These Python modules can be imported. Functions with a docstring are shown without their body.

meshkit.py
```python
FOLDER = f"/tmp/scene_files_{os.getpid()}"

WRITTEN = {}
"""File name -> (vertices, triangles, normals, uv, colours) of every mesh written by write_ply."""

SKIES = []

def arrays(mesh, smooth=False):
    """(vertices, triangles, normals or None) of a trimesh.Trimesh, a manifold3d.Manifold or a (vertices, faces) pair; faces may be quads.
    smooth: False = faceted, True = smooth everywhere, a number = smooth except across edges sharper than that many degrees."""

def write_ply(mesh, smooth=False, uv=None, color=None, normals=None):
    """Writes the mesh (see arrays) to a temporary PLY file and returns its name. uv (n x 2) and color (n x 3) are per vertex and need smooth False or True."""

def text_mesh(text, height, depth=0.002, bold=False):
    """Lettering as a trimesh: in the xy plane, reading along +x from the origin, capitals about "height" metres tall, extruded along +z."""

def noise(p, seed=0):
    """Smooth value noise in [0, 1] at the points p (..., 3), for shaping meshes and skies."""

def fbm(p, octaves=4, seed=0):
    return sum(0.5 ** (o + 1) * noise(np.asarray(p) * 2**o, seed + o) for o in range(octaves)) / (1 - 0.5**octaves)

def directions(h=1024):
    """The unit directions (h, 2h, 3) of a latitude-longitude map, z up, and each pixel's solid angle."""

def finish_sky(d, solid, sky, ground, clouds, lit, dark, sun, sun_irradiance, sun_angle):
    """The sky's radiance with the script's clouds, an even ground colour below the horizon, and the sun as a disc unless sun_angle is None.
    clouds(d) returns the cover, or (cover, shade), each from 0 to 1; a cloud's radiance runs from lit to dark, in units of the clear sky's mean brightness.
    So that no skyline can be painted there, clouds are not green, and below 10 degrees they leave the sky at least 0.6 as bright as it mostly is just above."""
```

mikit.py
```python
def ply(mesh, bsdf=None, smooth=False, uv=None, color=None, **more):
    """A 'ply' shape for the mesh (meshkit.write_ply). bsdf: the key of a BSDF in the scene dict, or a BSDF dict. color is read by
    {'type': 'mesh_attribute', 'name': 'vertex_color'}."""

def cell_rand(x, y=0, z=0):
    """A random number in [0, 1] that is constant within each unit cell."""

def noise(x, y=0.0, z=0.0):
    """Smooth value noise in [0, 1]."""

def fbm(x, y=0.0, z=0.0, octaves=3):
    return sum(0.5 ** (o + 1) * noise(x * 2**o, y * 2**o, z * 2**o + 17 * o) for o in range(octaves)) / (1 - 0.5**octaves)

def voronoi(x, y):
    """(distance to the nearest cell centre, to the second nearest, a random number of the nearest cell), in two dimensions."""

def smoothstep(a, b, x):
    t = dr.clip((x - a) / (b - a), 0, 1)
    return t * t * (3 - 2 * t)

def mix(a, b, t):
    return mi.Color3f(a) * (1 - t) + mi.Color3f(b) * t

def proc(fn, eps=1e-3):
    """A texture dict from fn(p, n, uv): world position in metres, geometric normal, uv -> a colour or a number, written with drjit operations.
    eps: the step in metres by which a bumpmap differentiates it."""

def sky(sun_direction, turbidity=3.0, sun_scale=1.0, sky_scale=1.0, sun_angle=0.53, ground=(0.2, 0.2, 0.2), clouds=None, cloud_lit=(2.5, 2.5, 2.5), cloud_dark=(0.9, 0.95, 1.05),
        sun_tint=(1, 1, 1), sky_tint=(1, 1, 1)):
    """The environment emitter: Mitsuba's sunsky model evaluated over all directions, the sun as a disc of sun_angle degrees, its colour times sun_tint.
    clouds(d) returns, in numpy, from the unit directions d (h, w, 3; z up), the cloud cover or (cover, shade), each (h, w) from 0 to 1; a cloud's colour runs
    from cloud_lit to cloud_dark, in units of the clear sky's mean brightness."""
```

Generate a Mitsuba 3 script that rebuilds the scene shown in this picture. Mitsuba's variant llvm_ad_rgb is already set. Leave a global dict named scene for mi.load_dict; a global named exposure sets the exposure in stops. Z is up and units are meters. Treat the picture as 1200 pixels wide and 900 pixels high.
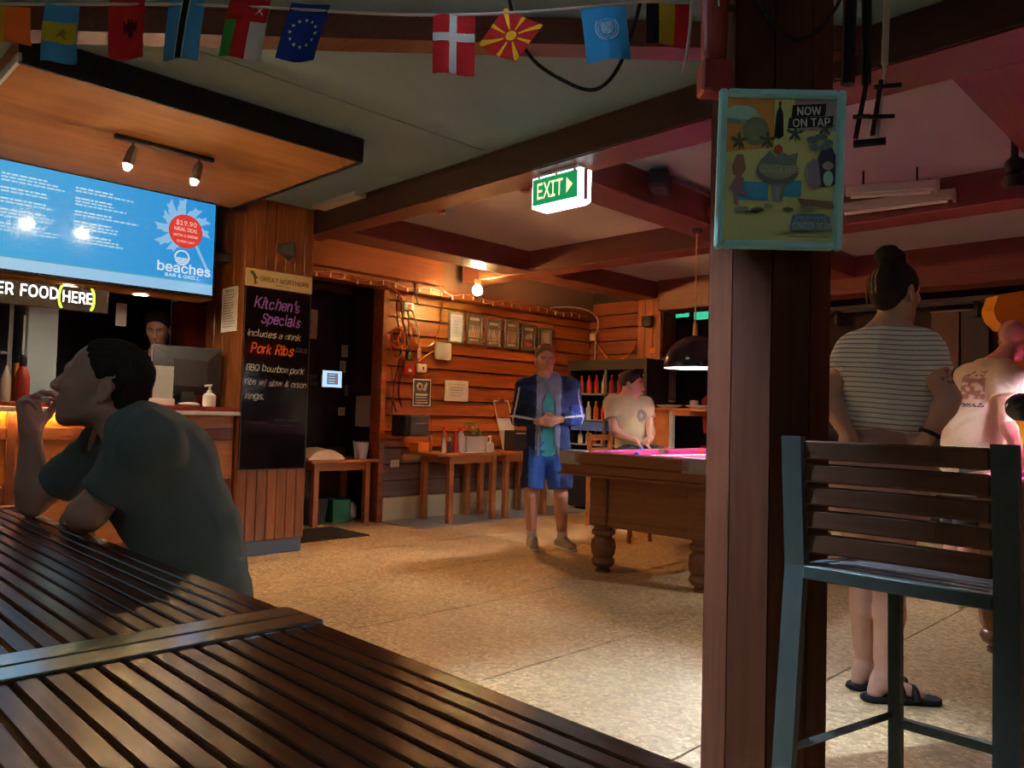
import math, random
import numpy as np, trimesh, mitsuba as mi, drjit as dr
import mikit, meshkit
from mikit import proc, fbm, noise, voronoi, cell_rand, smoothstep, mix
from shapely.geometry import Polygon, Point, LineString, box as sbox
from shapely import affinity, union_all
T = mi.ScalarTransform4f
rng = np.random.default_rng(7)

# ------------------------------------------------------------------ camera, lamps, exposure
scene, labels = {}, {}
exposure = 2.0
YAW, PITCH, ROLL, FPX, EYE = math.radians(45), math.atan(36 / 920), 0.027, 920.0, 1.15
fw0 = np.array([math.cos(YAW), math.sin(YAW), 0.0]); rt0 = np.array([math.sin(YAW), -math.cos(YAW), 0.0]); up0 = np.array([0, 0, 1.0])
cam_f = math.cos(PITCH) * fw0 + math.sin(PITCH) * up0
up1 = -math.sin(PITCH) * fw0 + math.cos(PITCH) * up0
cam_u = -math.sin(ROLL) * rt0 + math.cos(ROLL) * up1
eye = np.array([0, 0, EYE])
scene['camera'] = {'type': 'perspective', 'fov': 2 * math.degrees(math.atan(600 / FPX)), 'fov_axis': 'x', 'near_clip': 0.05, 'far_clip': 100.0,
                   'to_world': T().look_at(origin=eye.tolist(), target=(eye + cam_f).tolist(), up=cam_u.tolist())}
# night outside: a faint even sky glow
scene['night_sky'] = {'type': 'constant', 'radiance': {'type': 'rgb', 'value': [0.0016, 0.0022, 0.0026]}}
# radiances of the lamps (W/m2/sr), each used where its lamp is built
POOL_LAMP = [27.0, 25.5, 25.5]
WALL_BULB = [440.0, 205.0, 66.0]
TRACK_SPOT = [420.0, 255.0, 110.0]
DOWNLIGHT = [60.0, 50.0, 36.0]
SCREEN_GAIN = 0.20
EXIT_GAIN = 0.35
PATIO_SPOT = [15.0, 19.0, 25.0]
ADDED_TUBE = [13.0, 13.6, 13.2]
TEAL_STRIP = [0.25, 0.9, 1.0]
WARM_LAMP = [26.0, 16.0, 8.0]
ADDED_ROUND_LAMP = [2.2, 2.0, 1.75]
ADDED_COUNTER_STRIP = [46.0, 24.0, 5.0]
RED_STRIP = [2.0, 0.2, 0.1]

# ------------------------------------------------------------------ materials
def rgb(c): return {'type': 'rgb', 'value': [float(x) for x in c]}
def hexc(h): return tuple((int(h[i:i + 2], 16) / 255) ** 2.2 for i in (0, 2, 4))
def pl(name, color, rough=0.5, metallic=0.0, spec=0.5, **k):
    scene[name] = {'type': 'twosided', 'bsdf': {'type': 'principled', 'base_color': color if isinstance(color, dict) else rgb(color), 'roughness': rough, 'metallic': metallic, 'specular': spec, **k}}
    return name
def wood(axis, c1, c2, pitch=0.0, cross=0, tone=0.35, fine=70.0, origin=0.0):
    b, c = [i for i in (0, 1, 2) if i != axis]
    def fn(p, n, uv):
        a, q, r = p[axis], p[b], p[c]
        g = fbm(q * fine, r * fine, a * 2.5)
        w = noise(q * 9 + 3, r * 9, a * 0.9)
        t = dr.clip(0.75 * g + 0.5 * w - 0.15, 0, 1)
        col = mix(c1, c2, t)
        if pitch:
            k = dr.floor(((p[cross] - origin) / pitch))
            col = col * (1 - tone * cell_rand(k, 5, 9))
        return col
    return proc(fn)
def floor_fn(p, n, uv):
    d1, d2, k = voronoi(p[0] * 52, p[1] * 52)
    e1, e2, k2 = voronoi(p[0] * 110 + 4, p[1] * 110)
    big = fbm(p[0] * 1.1, p[1] * 1.1, 3.0)
    col = mix((0.35, 0.245, 0.115), (0.55, 0.41, 0.21), k)
    col = dr.select(k2 > 0.72, mix((0.29, 0.185, 0.085), (0.63, 0.50, 0.28), k), col)
    col = mix((0.36, 0.26, 0.135), col, smoothstep(0.02, 0.16, d2 - d1))
    return col * (0.72 + 0.5 * big)
def floor_rough(p, n, uv):
    return 0.34 + 0.3 * fbm(p[0] * 5, p[1] * 5, 1.0)
def ceiling_fn(p, n, uv):
    return mix((0.30, 0.29, 0.32), (0.38, 0.37, 0.40), fbm(p[0] * 2.2, p[1] * 2.2, p[2]))
def patio_ceiling_fn(p, n, uv):
    return mix((0.14, 0.245, 0.29), (0.19, 0.30, 0.345), fbm(p[0] * 2.2, p[1] * 2.2, p[2]))
def carpet_fn(p, n, uv):
    return mix((0.02, 0.02, 0.02), (0.05, 0.045, 0.04), noise(p[0] * 200, p[1] * 200))
pl('floor_mat', proc(floor_fn), proc(floor_rough), spec=0.45)
pl('patio_ceiling', proc(patio_ceiling_fn), 0.8, spec=0.2)
pl('ceiling_mat', proc(ceiling_fn), 0.8, spec=0.2)
pl('wood_column', wood(2, (0.16, 0.035, 0.010), (0.42, 0.135, 0.035), 0.0852, 0, 0.3, origin=2.79), 0.28, spec=0.5, clearcoat=0.5, clearcoat_gloss=0.85)
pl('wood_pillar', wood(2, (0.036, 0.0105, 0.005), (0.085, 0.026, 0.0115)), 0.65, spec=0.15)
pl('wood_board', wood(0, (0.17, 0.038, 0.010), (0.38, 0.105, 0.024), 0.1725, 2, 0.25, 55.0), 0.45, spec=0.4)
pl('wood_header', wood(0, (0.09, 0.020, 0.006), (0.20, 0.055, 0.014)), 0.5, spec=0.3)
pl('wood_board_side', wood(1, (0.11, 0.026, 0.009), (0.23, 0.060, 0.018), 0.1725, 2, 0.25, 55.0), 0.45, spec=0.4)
pl('wood_board_unlit', wood(0, (0.10, 0.062, 0.05), (0.19, 0.125, 0.10), 0.1725, 2, 0.25, 55.0), 0.55, spec=0.3)  # board wood greyed in its colour where the lower boards stand unlit
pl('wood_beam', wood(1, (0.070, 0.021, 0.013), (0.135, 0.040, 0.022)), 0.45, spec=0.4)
pl('wood_beam_shade', wood(1, (0.022, 0.012, 0.009), (0.045, 0.022, 0.015)), 0.6, spec=0.2)  # beam wood with the shade of its patio side in the colour
pl('wood_beam_x', wood(0, (0.070, 0.021, 0.013), (0.135, 0.040, 0.022)), 0.45, spec=0.4)
scene['wood_slat'] = {'type': 'roughplastic', 'alpha': 0.085, 'int_ior': 1.62, 'nonlinear': True, 'diffuse_reflectance': wood(1, (0.105, 0.043, 0.025), (0.27, 0.11, 0.058), 0.0325, 0, 0.4, 90.0, 0.688)}
pl('wood_soffit', wood(0, (0.21, 0.095, 0.033), (0.33, 0.155, 0.055), 0, 0, 0, 30.0), 0.75, spec=0.12)
pl('wood_counter', wood(0, (0.30, 0.095, 0.025), (0.50, 0.19, 0.05)), 0.35, spec=0.5)
pl('wood_stool', wood(1, (0.040, 0.017, 0.009), (0.095, 0.042, 0.02)), 0.6, spec=0.2)
pl('wood_table', wood(0, (0.24, 0.075, 0.025), (0.42, 0.15, 0.05)), 0.35, spec=0.5)
pl('wood_pool', wood(1, (0.085, 0.035, 0.018), (0.18, 0.075, 0.036)), 0.32, spec=0.5)
for n, c, r, m in (('black', (0.010, 0.010, 0.011), 0.6, 0), ('black_gloss', (0.010, 0.010, 0.012), 0.12, 0), ('dark_grey', (0.05, 0.05, 0.055), 0.5, 0),
                   ('mid_grey', (0.20, 0.20, 0.21), 0.5, 0), ('pale_grey', (0.5, 0.5, 0.5), 0.5, 0), ('white', (0.78, 0.77, 0.74), 0.5, 0), ('paper', (0.75, 0.74, 0.70), 0.85, 0),
                   ('steel', (0.50, 0.56, 0.55), 0.17, 1.0), ('stool_steel', (0.055, 0.072, 0.068), 0.42, 0.3), ('chalk_black', (0.004, 0.004, 0.005), 0.10, 0), ('chrome', (0.75, 0.75, 0.76), 0.12, 1.0), ('brass', (0.6, 0.42, 0.15), 0.3, 1.0),
                   ('pink_felt', (0.36, 0.022, 0.14), 0.95, 0), ('red', (0.50, 0.03, 0.02), 0.45, 0), ('dark_red', (0.22, 0.018, 0.012), 0.5, 0), ('green', (0.02, 0.20, 0.08), 0.5, 0),
                   ('orange', (0.75, 0.22, 0.03), 0.5, 0), ('yellow', (0.80, 0.34, 0.02), 0.35, 0), ('blue', (0.04, 0.10, 0.45), 0.5, 0), ('teal_glare_and_ribbon', (0.40, 0.82, 0.84), 0.30, 0),
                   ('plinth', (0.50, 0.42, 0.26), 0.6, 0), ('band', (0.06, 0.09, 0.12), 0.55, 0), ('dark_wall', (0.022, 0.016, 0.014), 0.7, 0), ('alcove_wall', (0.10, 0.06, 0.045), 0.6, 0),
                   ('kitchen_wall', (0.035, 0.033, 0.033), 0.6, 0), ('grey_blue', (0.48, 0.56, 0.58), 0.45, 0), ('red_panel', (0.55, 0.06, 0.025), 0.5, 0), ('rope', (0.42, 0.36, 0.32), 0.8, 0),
                   ('cream', (0.62, 0.50, 0.28), 0.6, 0), ('amber_glass', (0.35, 0.09, 0.03), 0.15, 0), ('leaf', (0.06, 0.13, 0.04), 0.6, 0), ('ivory', (0.82, 0.74, 0.55), 0.3, 0),
                   ('slab_grey', (0.26, 0.26, 0.23), 0.6, 0), ('batten', (0.42, 0.40, 0.38), 0.6, 0)):
    pl(n, c, r, m, 0.2 if n in ('black', 'dark_grey', 'chalk_black', 'dark_wall', 'stool_steel') else 0.5)
pl('print', {'type': 'mesh_attribute', 'name': 'vertex_color'}, 0.7, spec=0.3)
pl('gloss_print', {'type': 'mesh_attribute', 'name': 'vertex_color'}, 0.25, spec=0.5)
pl('striped_cloth', proc(lambda p, n, uv: mix((0.24, 0.26, 0.25), (0.78, 0.77, 0.70), smoothstep(.20, .36, dr.abs(((p[2] + .010 * dr.sin(p[0] * 6 - p[1] * 6)) / .0205) - dr.floor((p[2] + .010 * dr.sin(p[0] * 6 - p[1] * 6)) / .0205) - .5) * 2))), 0.9, spec=0.15)
pl('skin', {'type': 'mesh_attribute', 'name': 'vertex_color'}, 0.5, spec=0.35)
pl('cloth', {'type': 'mesh_attribute', 'name': 'vertex_color'}, 0.9, spec=0.15, sheen=0.3)
scene['clear_glass'] = {'type': 'thindielectric'}
scene['solid_glass'] = {'type': 'dielectric', 'int_ior': 1.5}

# ------------------------------------------------------------------ helpers
def numbered(k):
    if k not in scene and k not in labels and k not in USED: USED.add(k); return k
    i = 1
    while f'{k}_{i:03d}' in USED or f'{k}_{i:03d}' in scene: i += 1
    USED.add(f'{k}_{i:03d}'); return f'{k}_{i:03d}'
USED = set()
def tag(key, label=None, cat=None, group=None, kind=None):
    d = labels.setdefault(key, {})
    for n, v in (('label', label), ('category', cat), ('group', group), ('kind', kind)):
        if v: d[n] = v
    return key
def thing(name, label, cat, group=None):
    return tag(numbered(name), label, cat, group)
def add(name, mesh, bsdf, parent=None, smooth=False, color=None, emit=None, label=None, cat=None, group=None, kind=None):
    key = numbered((parent + '__' if parent else '') + name)
    d = mikit.ply(mesh, bsdf, smooth=smooth, color=color)
    if emit is not None: d['emitter'] = {'type': 'area', 'radiance': emit if isinstance(emit, dict) else rgb(emit)}
    scene[key] = d
    if label or cat or group or kind: tag(key, label, cat, group, kind)
    return key
def struct(name, mesh, bsdf, parent=None, smooth=False, **k):
    return add(name, mesh, bsdf, parent, smooth, kind=None if parent else 'structure', **k)
cat_ = trimesh.util.concatenate
def bx(x0, x1, y0, y1, z0, z1, b=0.0):
    x0, x1 = sorted((x0, x1)); y0, y1 = sorted((y0, y1)); z0, z1 = sorted((z0, z1))
    e = np.array([x1 - x0, y1 - y0, z1 - z0]); c = np.array([x0 + x1, y0 + y1, z0 + z1]) / 2
    if b <= 0:
        m = trimesh.creation.box(e); m.apply_translation(c); return m
    b = min(b, 0.45 * e.min())
    s = np.array([[i, j, k] for i in (-1, 1) for j in (-1, 1) for k in (-1, 1)], float) * e / 2
    pts = np.vstack([s - np.sign(s) * b * (1 - np.eye(3)[a]) for a in range(3)])
    m = trimesh.convex.convex_hull(pts); m.apply_translation(c); return m
def mat(o, u, v, n=None):
    o, u, v = (np.asarray(x, float) for x in (o, u, v))
    n = np.cross(u, v) if n is None else np.asarray(n, float)
    M = np.eye(4); M[:3, 0] = u; M[:3, 1] = v; M[:3, 2] = n; M[:3, 3] = o; return M
def xf(m, M): m = m.copy(); m.apply_transform(M); return m
def rotz(a, o=(0, 0, 0)): return trimesh.transformations.rotation_matrix(a, [0, 0, 1], o)
def unit(v): v = np.asarray(v, float); return v / (np.linalg.norm(v) + 1e-12)
def tube(pts, r, sides=8, closed=False):
    p = np.asarray(pts, float); r = np.broadcast_to(np.asarray(r, float), (len(p),))
    t = np.gradient(p, axis=0); t /= np.linalg.norm(t, axis=1, keepdims=True) + 1e-12
    a = np.cross(t[0], [0, 0, 1.0]) if abs(t[0][2]) < 0.95 else np.cross(t[0], [1.0, 0, 0])
    A = []
    for i in range(len(p)):
        a = a - t[i] * (a @ t[i]); a = a / (np.linalg.norm(a) + 1e-12); A.append(a)
    A = np.array(A); B = np.cross(t, A); ang = np.arange(sides) * 2 * np.pi / sides
    v = (p[:, None] + r[:, None, None] * (np.cos(ang)[None, :, None] * A[:, None] + np.sin(ang)[None, :, None] * B[:, None])).reshape(-1, 3)
    n = len(p); i, j = np.meshgrid(np.arange(n - 1), np.arange(sides), indexing='ij')
    q = np.stack([i * sides + j, i * sides + (j + 1) % sides, (i + 1) * sides + (j + 1) % sides, (i + 1) * sides + j], -1).reshape(-1, 4)
    f = np.vstack([q[:, [0, 1, 2]], q[:, [0, 2, 3]]])
    c0, c1 = len(v), len(v) + 1; v = np.vstack([v, p[0], p[-1]]); j = np.arange(sides)
    f = np.vstack([f, np.stack([j * 0 + c0, (j + 1) % sides, j], 1), np.stack([j * 0 + c1, (n - 1) * sides + j, (n - 1) * sides + (j + 1) % sides], 1)])
    return trimesh.Trimesh(v, f, process=False)
def spline(pts, n=24):
    from scipy.interpolate import CubicSpline
    p = np.asarray(pts, float); s = np.r_[0, np.cumsum(np.linalg.norm(np.diff(p, axis=0), axis=1))]
    return CubicSpline(s, p)(np.linspace(0, s[-1], n))
def rod(a, b, r, sides=10): return tube([a, b], r, sides)
def lathe(prof, at=(0, 0, 0), n=24):
    p = np.asarray(prof, float)
    m = trimesh.creation.revolve(p, sections=n); m.apply_translation(at); return m
def ball(c, r, sub=2):
    m = trimesh.creation.icosphere(sub, 1.0); m.apply_scale(r); m.apply_translation(c); return m
def extr(poly, depth, M=None):
    g = [poly] if poly.geom_type == 'Polygon' else list(poly.geoms)
    m = cat_([trimesh.creation.extrude_polygon(q, depth, engine='earcut') for q in g if q.area > 1e-9])
    if M is not None: m.apply_transform(M)
    return m
class Print:
    """Flat printing on a plane: coloured shapes, each later one a hair prouder of the sheet."""
    def __init__(s, o, u, v, step=0.0005, n=None): s.M = mat(o, unit(u), unit(v), n); s.v, s.f, s.c, s.k, s.step, s.n = [], [], [], 0, step, 0
    def _put(s, v, f, col):
        s.v.append(v); s.f.append(np.asarray(f) + s.n); s.n += len(v); s.c.append(np.tile(np.asarray(col, float), (len(v), 1)))
    def poly(s, g, col, up=True):
        if up: s.k += 1
        for q in ([g] if g.geom_type == 'Polygon' else list(g.geoms)):
            if q.geom_type != 'Polygon' or q.area < 1e-9: continue
            v, f = trimesh.creation.triangulate_polygon(q, engine='earcut')
            s._put(np.c_[v, np.full(len(v), s.k * s.step)], f, col)
        return s
    def rect(s, x0, y0, x1, y1, col, up=True): return s.poly(sbox(x0, y0, x1, y1), col, up)
    def text(s, txt, x, y, h, col, bold=True, width=None, skew=0.0, rot=0.0):
        m = meshkit.text_mesh(txt, h, 0.0002, bold); v = np.array(m.vertices)
        if width: v[:, 0] *= width / (v[:, 0].max() - v[:, 0].min())
        v[:, 0] += skew * v[:, 1]
        c, q = math.cos(rot), math.sin(rot)
        s.k += 1
        s._put(np.c_[x + c * v[:, 0] - q * v[:, 1], y + q * v[:, 0] + c * v[:, 1], v[:, 2] + s.k * s.step], m.faces, col); return s
    def hand(s, txt, x, y, h, col, width, rot=0.0, seed=0, bold=False):
        # handwriting: every letter a little turned, leaning and lifted on its own
        r = random.Random(seed); out, cx = [], 0.0
        for ch in txt:
            if ch == ' ': cx += h * .42; continue
            m = meshkit.text_mesh(ch, h * r.uniform(.90, 1.12), 0.0002, bold); v = np.array(m.vertices); x0, x1 = v[:, 0].min(), v[:, 0].max()
            v[:, 0] -= x0; v[:, 0] += r.uniform(.10, .34) * v[:, 1]; a = r.uniform(-.05, .05); c, q = math.cos(a), math.sin(a)
            out.append((np.c_[c * v[:, 0] - q * v[:, 1] + cx, q * v[:, 0] + c * v[:, 1] + r.uniform(-.05, .05) * h, v[:, 2]], m.faces)); cx += (x1 - x0) + h * r.uniform(.05, .14)
        k = width / cx; s.k += 1; c, q = math.cos(rot), math.sin(rot)
        for v, f in out: s._put(np.c_[x + k * c * v[:, 0] - q * v[:, 1], y + k * q * v[:, 0] + c * v[:, 1], v[:, 2] + s.k * s.step], f, np.asarray(col) * r.uniform(.75, 1.0))
        return s
    def build(s, warp=None):
        v = np.vstack(s.v); f = np.vstack(s.f); c = np.vstack(s.c)
        if warp is not None: v = warp(v)
        w = v @ s.M[:3, :3].T + s.M[:3, 3]
        return trimesh.Trimesh(w, f, process=False), c
def put_print(name, P, parent, bsdf='print', emit=None, warp=None, **k):
    m, c = P.build(warp)
    return add(name, m, bsdf, parent, color=c, emit=emit, **k)
# directions along the back wall (+x), up, and the normal that looks back at the room
EX, EY, EZ = np.array([1.0, 0, 0]), np.array([0, 1.0, 0]), np.array([0, 0, 1.0])

# ------------------------------------------------------------------ the setting
Z_CEIL, Z_COFFER, Z_BEAM, Y_WALL, X_WALL = 2.80, 2.82, 2.61, 6.75, 8.2
fl = struct('floor', bx(-3.5, 10.5, -3.5, 8.6, -0.12, -0.006), 'slab_grey')
tag(fl, 'pebble finish floor laid in large slabs with thin joints')
ys = [-3.5, -2.5, -1.5, -0.5, 0.5, 1.5, 2.5, 3.52, 4.51, 5.46, 6.40, 8.6]
xs = [-3.5, -1.2, 0.9, 3.2, 5.6, 8.0, 10.5]
for i in range(len(xs) - 1):
    for j in range(len(ys) - 1):
        g = 0.004
        add('slab', bx(xs[i] + g * 0.3, xs[i + 1] - g * 0.3, ys[j] + g, ys[j + 1] - g, -0.006, 0.0), 'floor_mat', fl)
struct('ceiling', bx(-3.5, 3.35, -3.5, 5.8, Z_CEIL, Z_CEIL + 0.1), 'patio_ceiling', label='pale patio ceiling beside the long dark beam')
struct('ceiling', bx(3.35, 10.5, -3.5, 8.0, Z_COFFER, Z_COFFER + 0.1), 'ceiling_mat', label='pale ceiling panels between the beams over the pool tables')
# ceiling seams
for k, y in enumerate((1.2, 3.6)):
    struct('trim', bx(-3.0, 3.3, y - 0.01, y + 0.01, Z_CEIL - 0.004, Z_CEIL + 0.002), 'patio_ceiling', label='joint strip across the patio ceiling')
# long beam between patio and pool room, then the coffer beams
beams = [('red brown beam over the near pool table lamp', (3.585, 8.2, 3.10, 3.40, Z_BEAM, Z_COFFER + .01), 'wood_beam_x'),
         ('red brown cross beam behind the near pool lamp', (5.72, 6.0, -3.4, 6.55, Z_BEAM - .01, Z_COFFER + .01), 'wood_beam'),
         ('red brown beam in front of the board wall', (3.585, 8.2, 5.52, 5.86, Z_BEAM + .005, Z_COFFER + .01), 'wood_beam_x'),
         ('red brown beam at the right over the second pool table', (3.585, 8.4, 0.62, 1.02, Z_BEAM + .003, Z_COFFER + .01), 'wood_beam_x'),
         ('deep beam along the far dark bay', (7.9, 8.25, -3.4, 5.45, Z_BEAM - .16, Z_COFFER + .01), 'wood_beam')]
struct('trim', extr(Polygon([(3.16, -3.4), (3.58, -3.4), (3.58, 5.99), (3.42, 5.99)]), Z_COFFER + .05 - Z_BEAM, trimesh.transformations.translation_matrix((0, 0, Z_BEAM))), 'wood_beam', label='long dark beam between the patio and the pool room')
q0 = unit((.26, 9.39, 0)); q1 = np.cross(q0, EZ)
struct('trim', xf(bx(0, 9.39, 0, .010, .004, Z_CEIL - Z_BEAM - .004), mat((3.16 - .011, -3.4, Z_BEAM), q0, -q1, EZ)), 'wood_beam_shade', label='side board of the long beam facing the patio, darkened in its colour for shade')  # thin board, its dark colour stands in for shade on the beam side
for lab, b, m in beams:
    struct('trim', bx(*b, 0.008), m, label=lab)
struct('trim', bx(3.27, 3.40, 5.0, 5.6, 2.77, 2.80), 'batten', label='short pale batten at the end of the long beam')
struct('trim', bx(3.40, 5.2, 5.98, 6.10, 2.70, 2.74), 'batten', label='pale batten between the beam and the board wall header')

# ---- board wall at the back with its own boards
wb = struct('wall_back', bx(4.86, X_WALL + 0.1, Y_WALL + 0.02, Y_WALL + 0.12, 0, Z_COFFER), 'dark_wall')
tag(wb, 'varnished weatherboard wall with framed pictures')
PITCH_B = 0.1725
def board(axis, a0, a1, face, z0, z1, low=0.022, top=0.006):
    # a lapped board: thick at its lower edge, thin at its upper edge
    if axis == 0:
        sec = np.array([[face + 0.03, z0], [face - low, z0], [face - top, z1], [face + 0.03, z1]])
        v = np.array([[a, y, z] for a in (a0, a1) for y, z in sec])
    else:
        sec = np.array([[face + 0.03, z0], [face - low, z0], [face - top, z1], [face + 0.03, z1]])
        v = np.array([[x, a, z] for a in (a0, a1) for x, z in sec])
    return trimesh.convex.convex_hull(v)
z = 0.25; r_ = random.Random(3)
while z < 2.40:
    z1 = min(z + PITCH_B, 2.42)
    m = 'wood_board_unlit' if z < 0.70 else 'wood_board'
    cuts = [4.862, r_.choice((5.5, 5.72, 6.4, 6.9)), X_WALL]
    for i in range(2):
        add('board', board(0, cuts[i] + 0.001, cuts[i + 1] - 0.001, Y_WALL, z + 0.007, z1 - 0.006, 0.026), m, wb)
    z += PITCH_B
for i in range(6):
    x0 = 4.87 + i * 0.56
    add('plinth_block', bx(x0, min(x0 + 0.555, X_WALL), Y_WALL - 0.03, Y_WALL + 0.02, 0.0, 0.25, 0.004), 'plinth', wb)
add('end_post', bx(4.80, 4.86, Y_WALL - 0.03, Y_WALL + 0.15, 0, 2.47), 'wood_board', wb)
# the header board above the dark recess and the ledge that runs on over the wall
struct('trim', bx(3.39, 5.45, 6.52, 6.78, 2.52, 2.80, 0.004), 'wood_header', label='knotty header board above the dark recess')
struct('trim', bx(3.39, X_WALL, 6.60, 6.78, 2.42, 2.515, 0.004), 'wood_header', label='narrow ledge board along the top of the board wall')
struct('trim', bx(5.452, X_WALL, 6.68, 6.9, 2.515, 2.82), 'alcove_wall', label='dark brown strip of wall behind the glowing bulb')
# side wall, boards too
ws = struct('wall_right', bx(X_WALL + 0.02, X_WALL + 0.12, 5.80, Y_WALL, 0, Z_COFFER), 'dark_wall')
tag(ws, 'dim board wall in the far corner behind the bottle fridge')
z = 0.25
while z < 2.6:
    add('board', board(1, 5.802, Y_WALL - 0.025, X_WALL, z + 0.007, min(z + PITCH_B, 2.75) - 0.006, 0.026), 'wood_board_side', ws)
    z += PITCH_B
# ---- post at the end of the side wall
post = thing('timber_post', 'square timber post clad in three upright boards with a yellow sticker', 'post')
add('core', bx(7.99, 8.28, 5.45, 5.795, 0, 2.64), 'dark_wall', post)
for i in range(3):
    add('plank', bx(7.975, 7.992, 5.453 + i * 0.115, 5.453 + (i + 1) * 0.115 - 0.006, 0, 2.64, 0.003), 'wood_column', post)
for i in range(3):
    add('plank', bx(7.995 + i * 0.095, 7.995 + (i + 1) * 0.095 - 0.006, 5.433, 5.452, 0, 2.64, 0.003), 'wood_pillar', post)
add('sticker', xf(lathe([[0, 0], [0.035, 0], [0.035, 0.002], [0, 0.002]]), mat((7.974, 5.56, 1.98), -EY, EZ, -EX)), 'yellow', post, label='round yellow sticker')
# ---- dark recess beside the column
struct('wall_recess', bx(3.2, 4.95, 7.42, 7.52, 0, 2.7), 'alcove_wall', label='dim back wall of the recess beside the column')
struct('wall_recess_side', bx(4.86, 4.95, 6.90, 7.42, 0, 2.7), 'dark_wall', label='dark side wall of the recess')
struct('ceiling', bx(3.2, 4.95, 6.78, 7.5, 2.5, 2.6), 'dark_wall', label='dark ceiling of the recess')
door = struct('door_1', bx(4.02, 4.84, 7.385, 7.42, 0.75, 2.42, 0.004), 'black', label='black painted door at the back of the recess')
# ---- kitchen room behind the counter
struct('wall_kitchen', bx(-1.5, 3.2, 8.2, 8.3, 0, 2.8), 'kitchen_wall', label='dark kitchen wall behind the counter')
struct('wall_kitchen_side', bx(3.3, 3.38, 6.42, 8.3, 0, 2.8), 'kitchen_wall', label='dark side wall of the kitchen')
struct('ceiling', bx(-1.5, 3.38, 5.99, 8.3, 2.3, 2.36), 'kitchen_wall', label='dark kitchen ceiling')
struct('wall_bulkhead', bx(-1.5, 2.54, 5.742, 5.98, 1.945, 2.80), 'wood_soffit', label='timber bulkhead that carries the menu screen')
# ---- far dark bay on the right
struct('wall_far', bx(9.6, 9.7, -3.5, 8.0, 0, 2.9), 'dark_wall', label='dark wall of the far bay')
struct('wall_near_right', bx(-3.5, 10.5, -3.6, -3.5, 0, 2.9), 'alcove_wall')
tag('wall_near_right', 'brown wall at the far right of the pool room')
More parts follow.
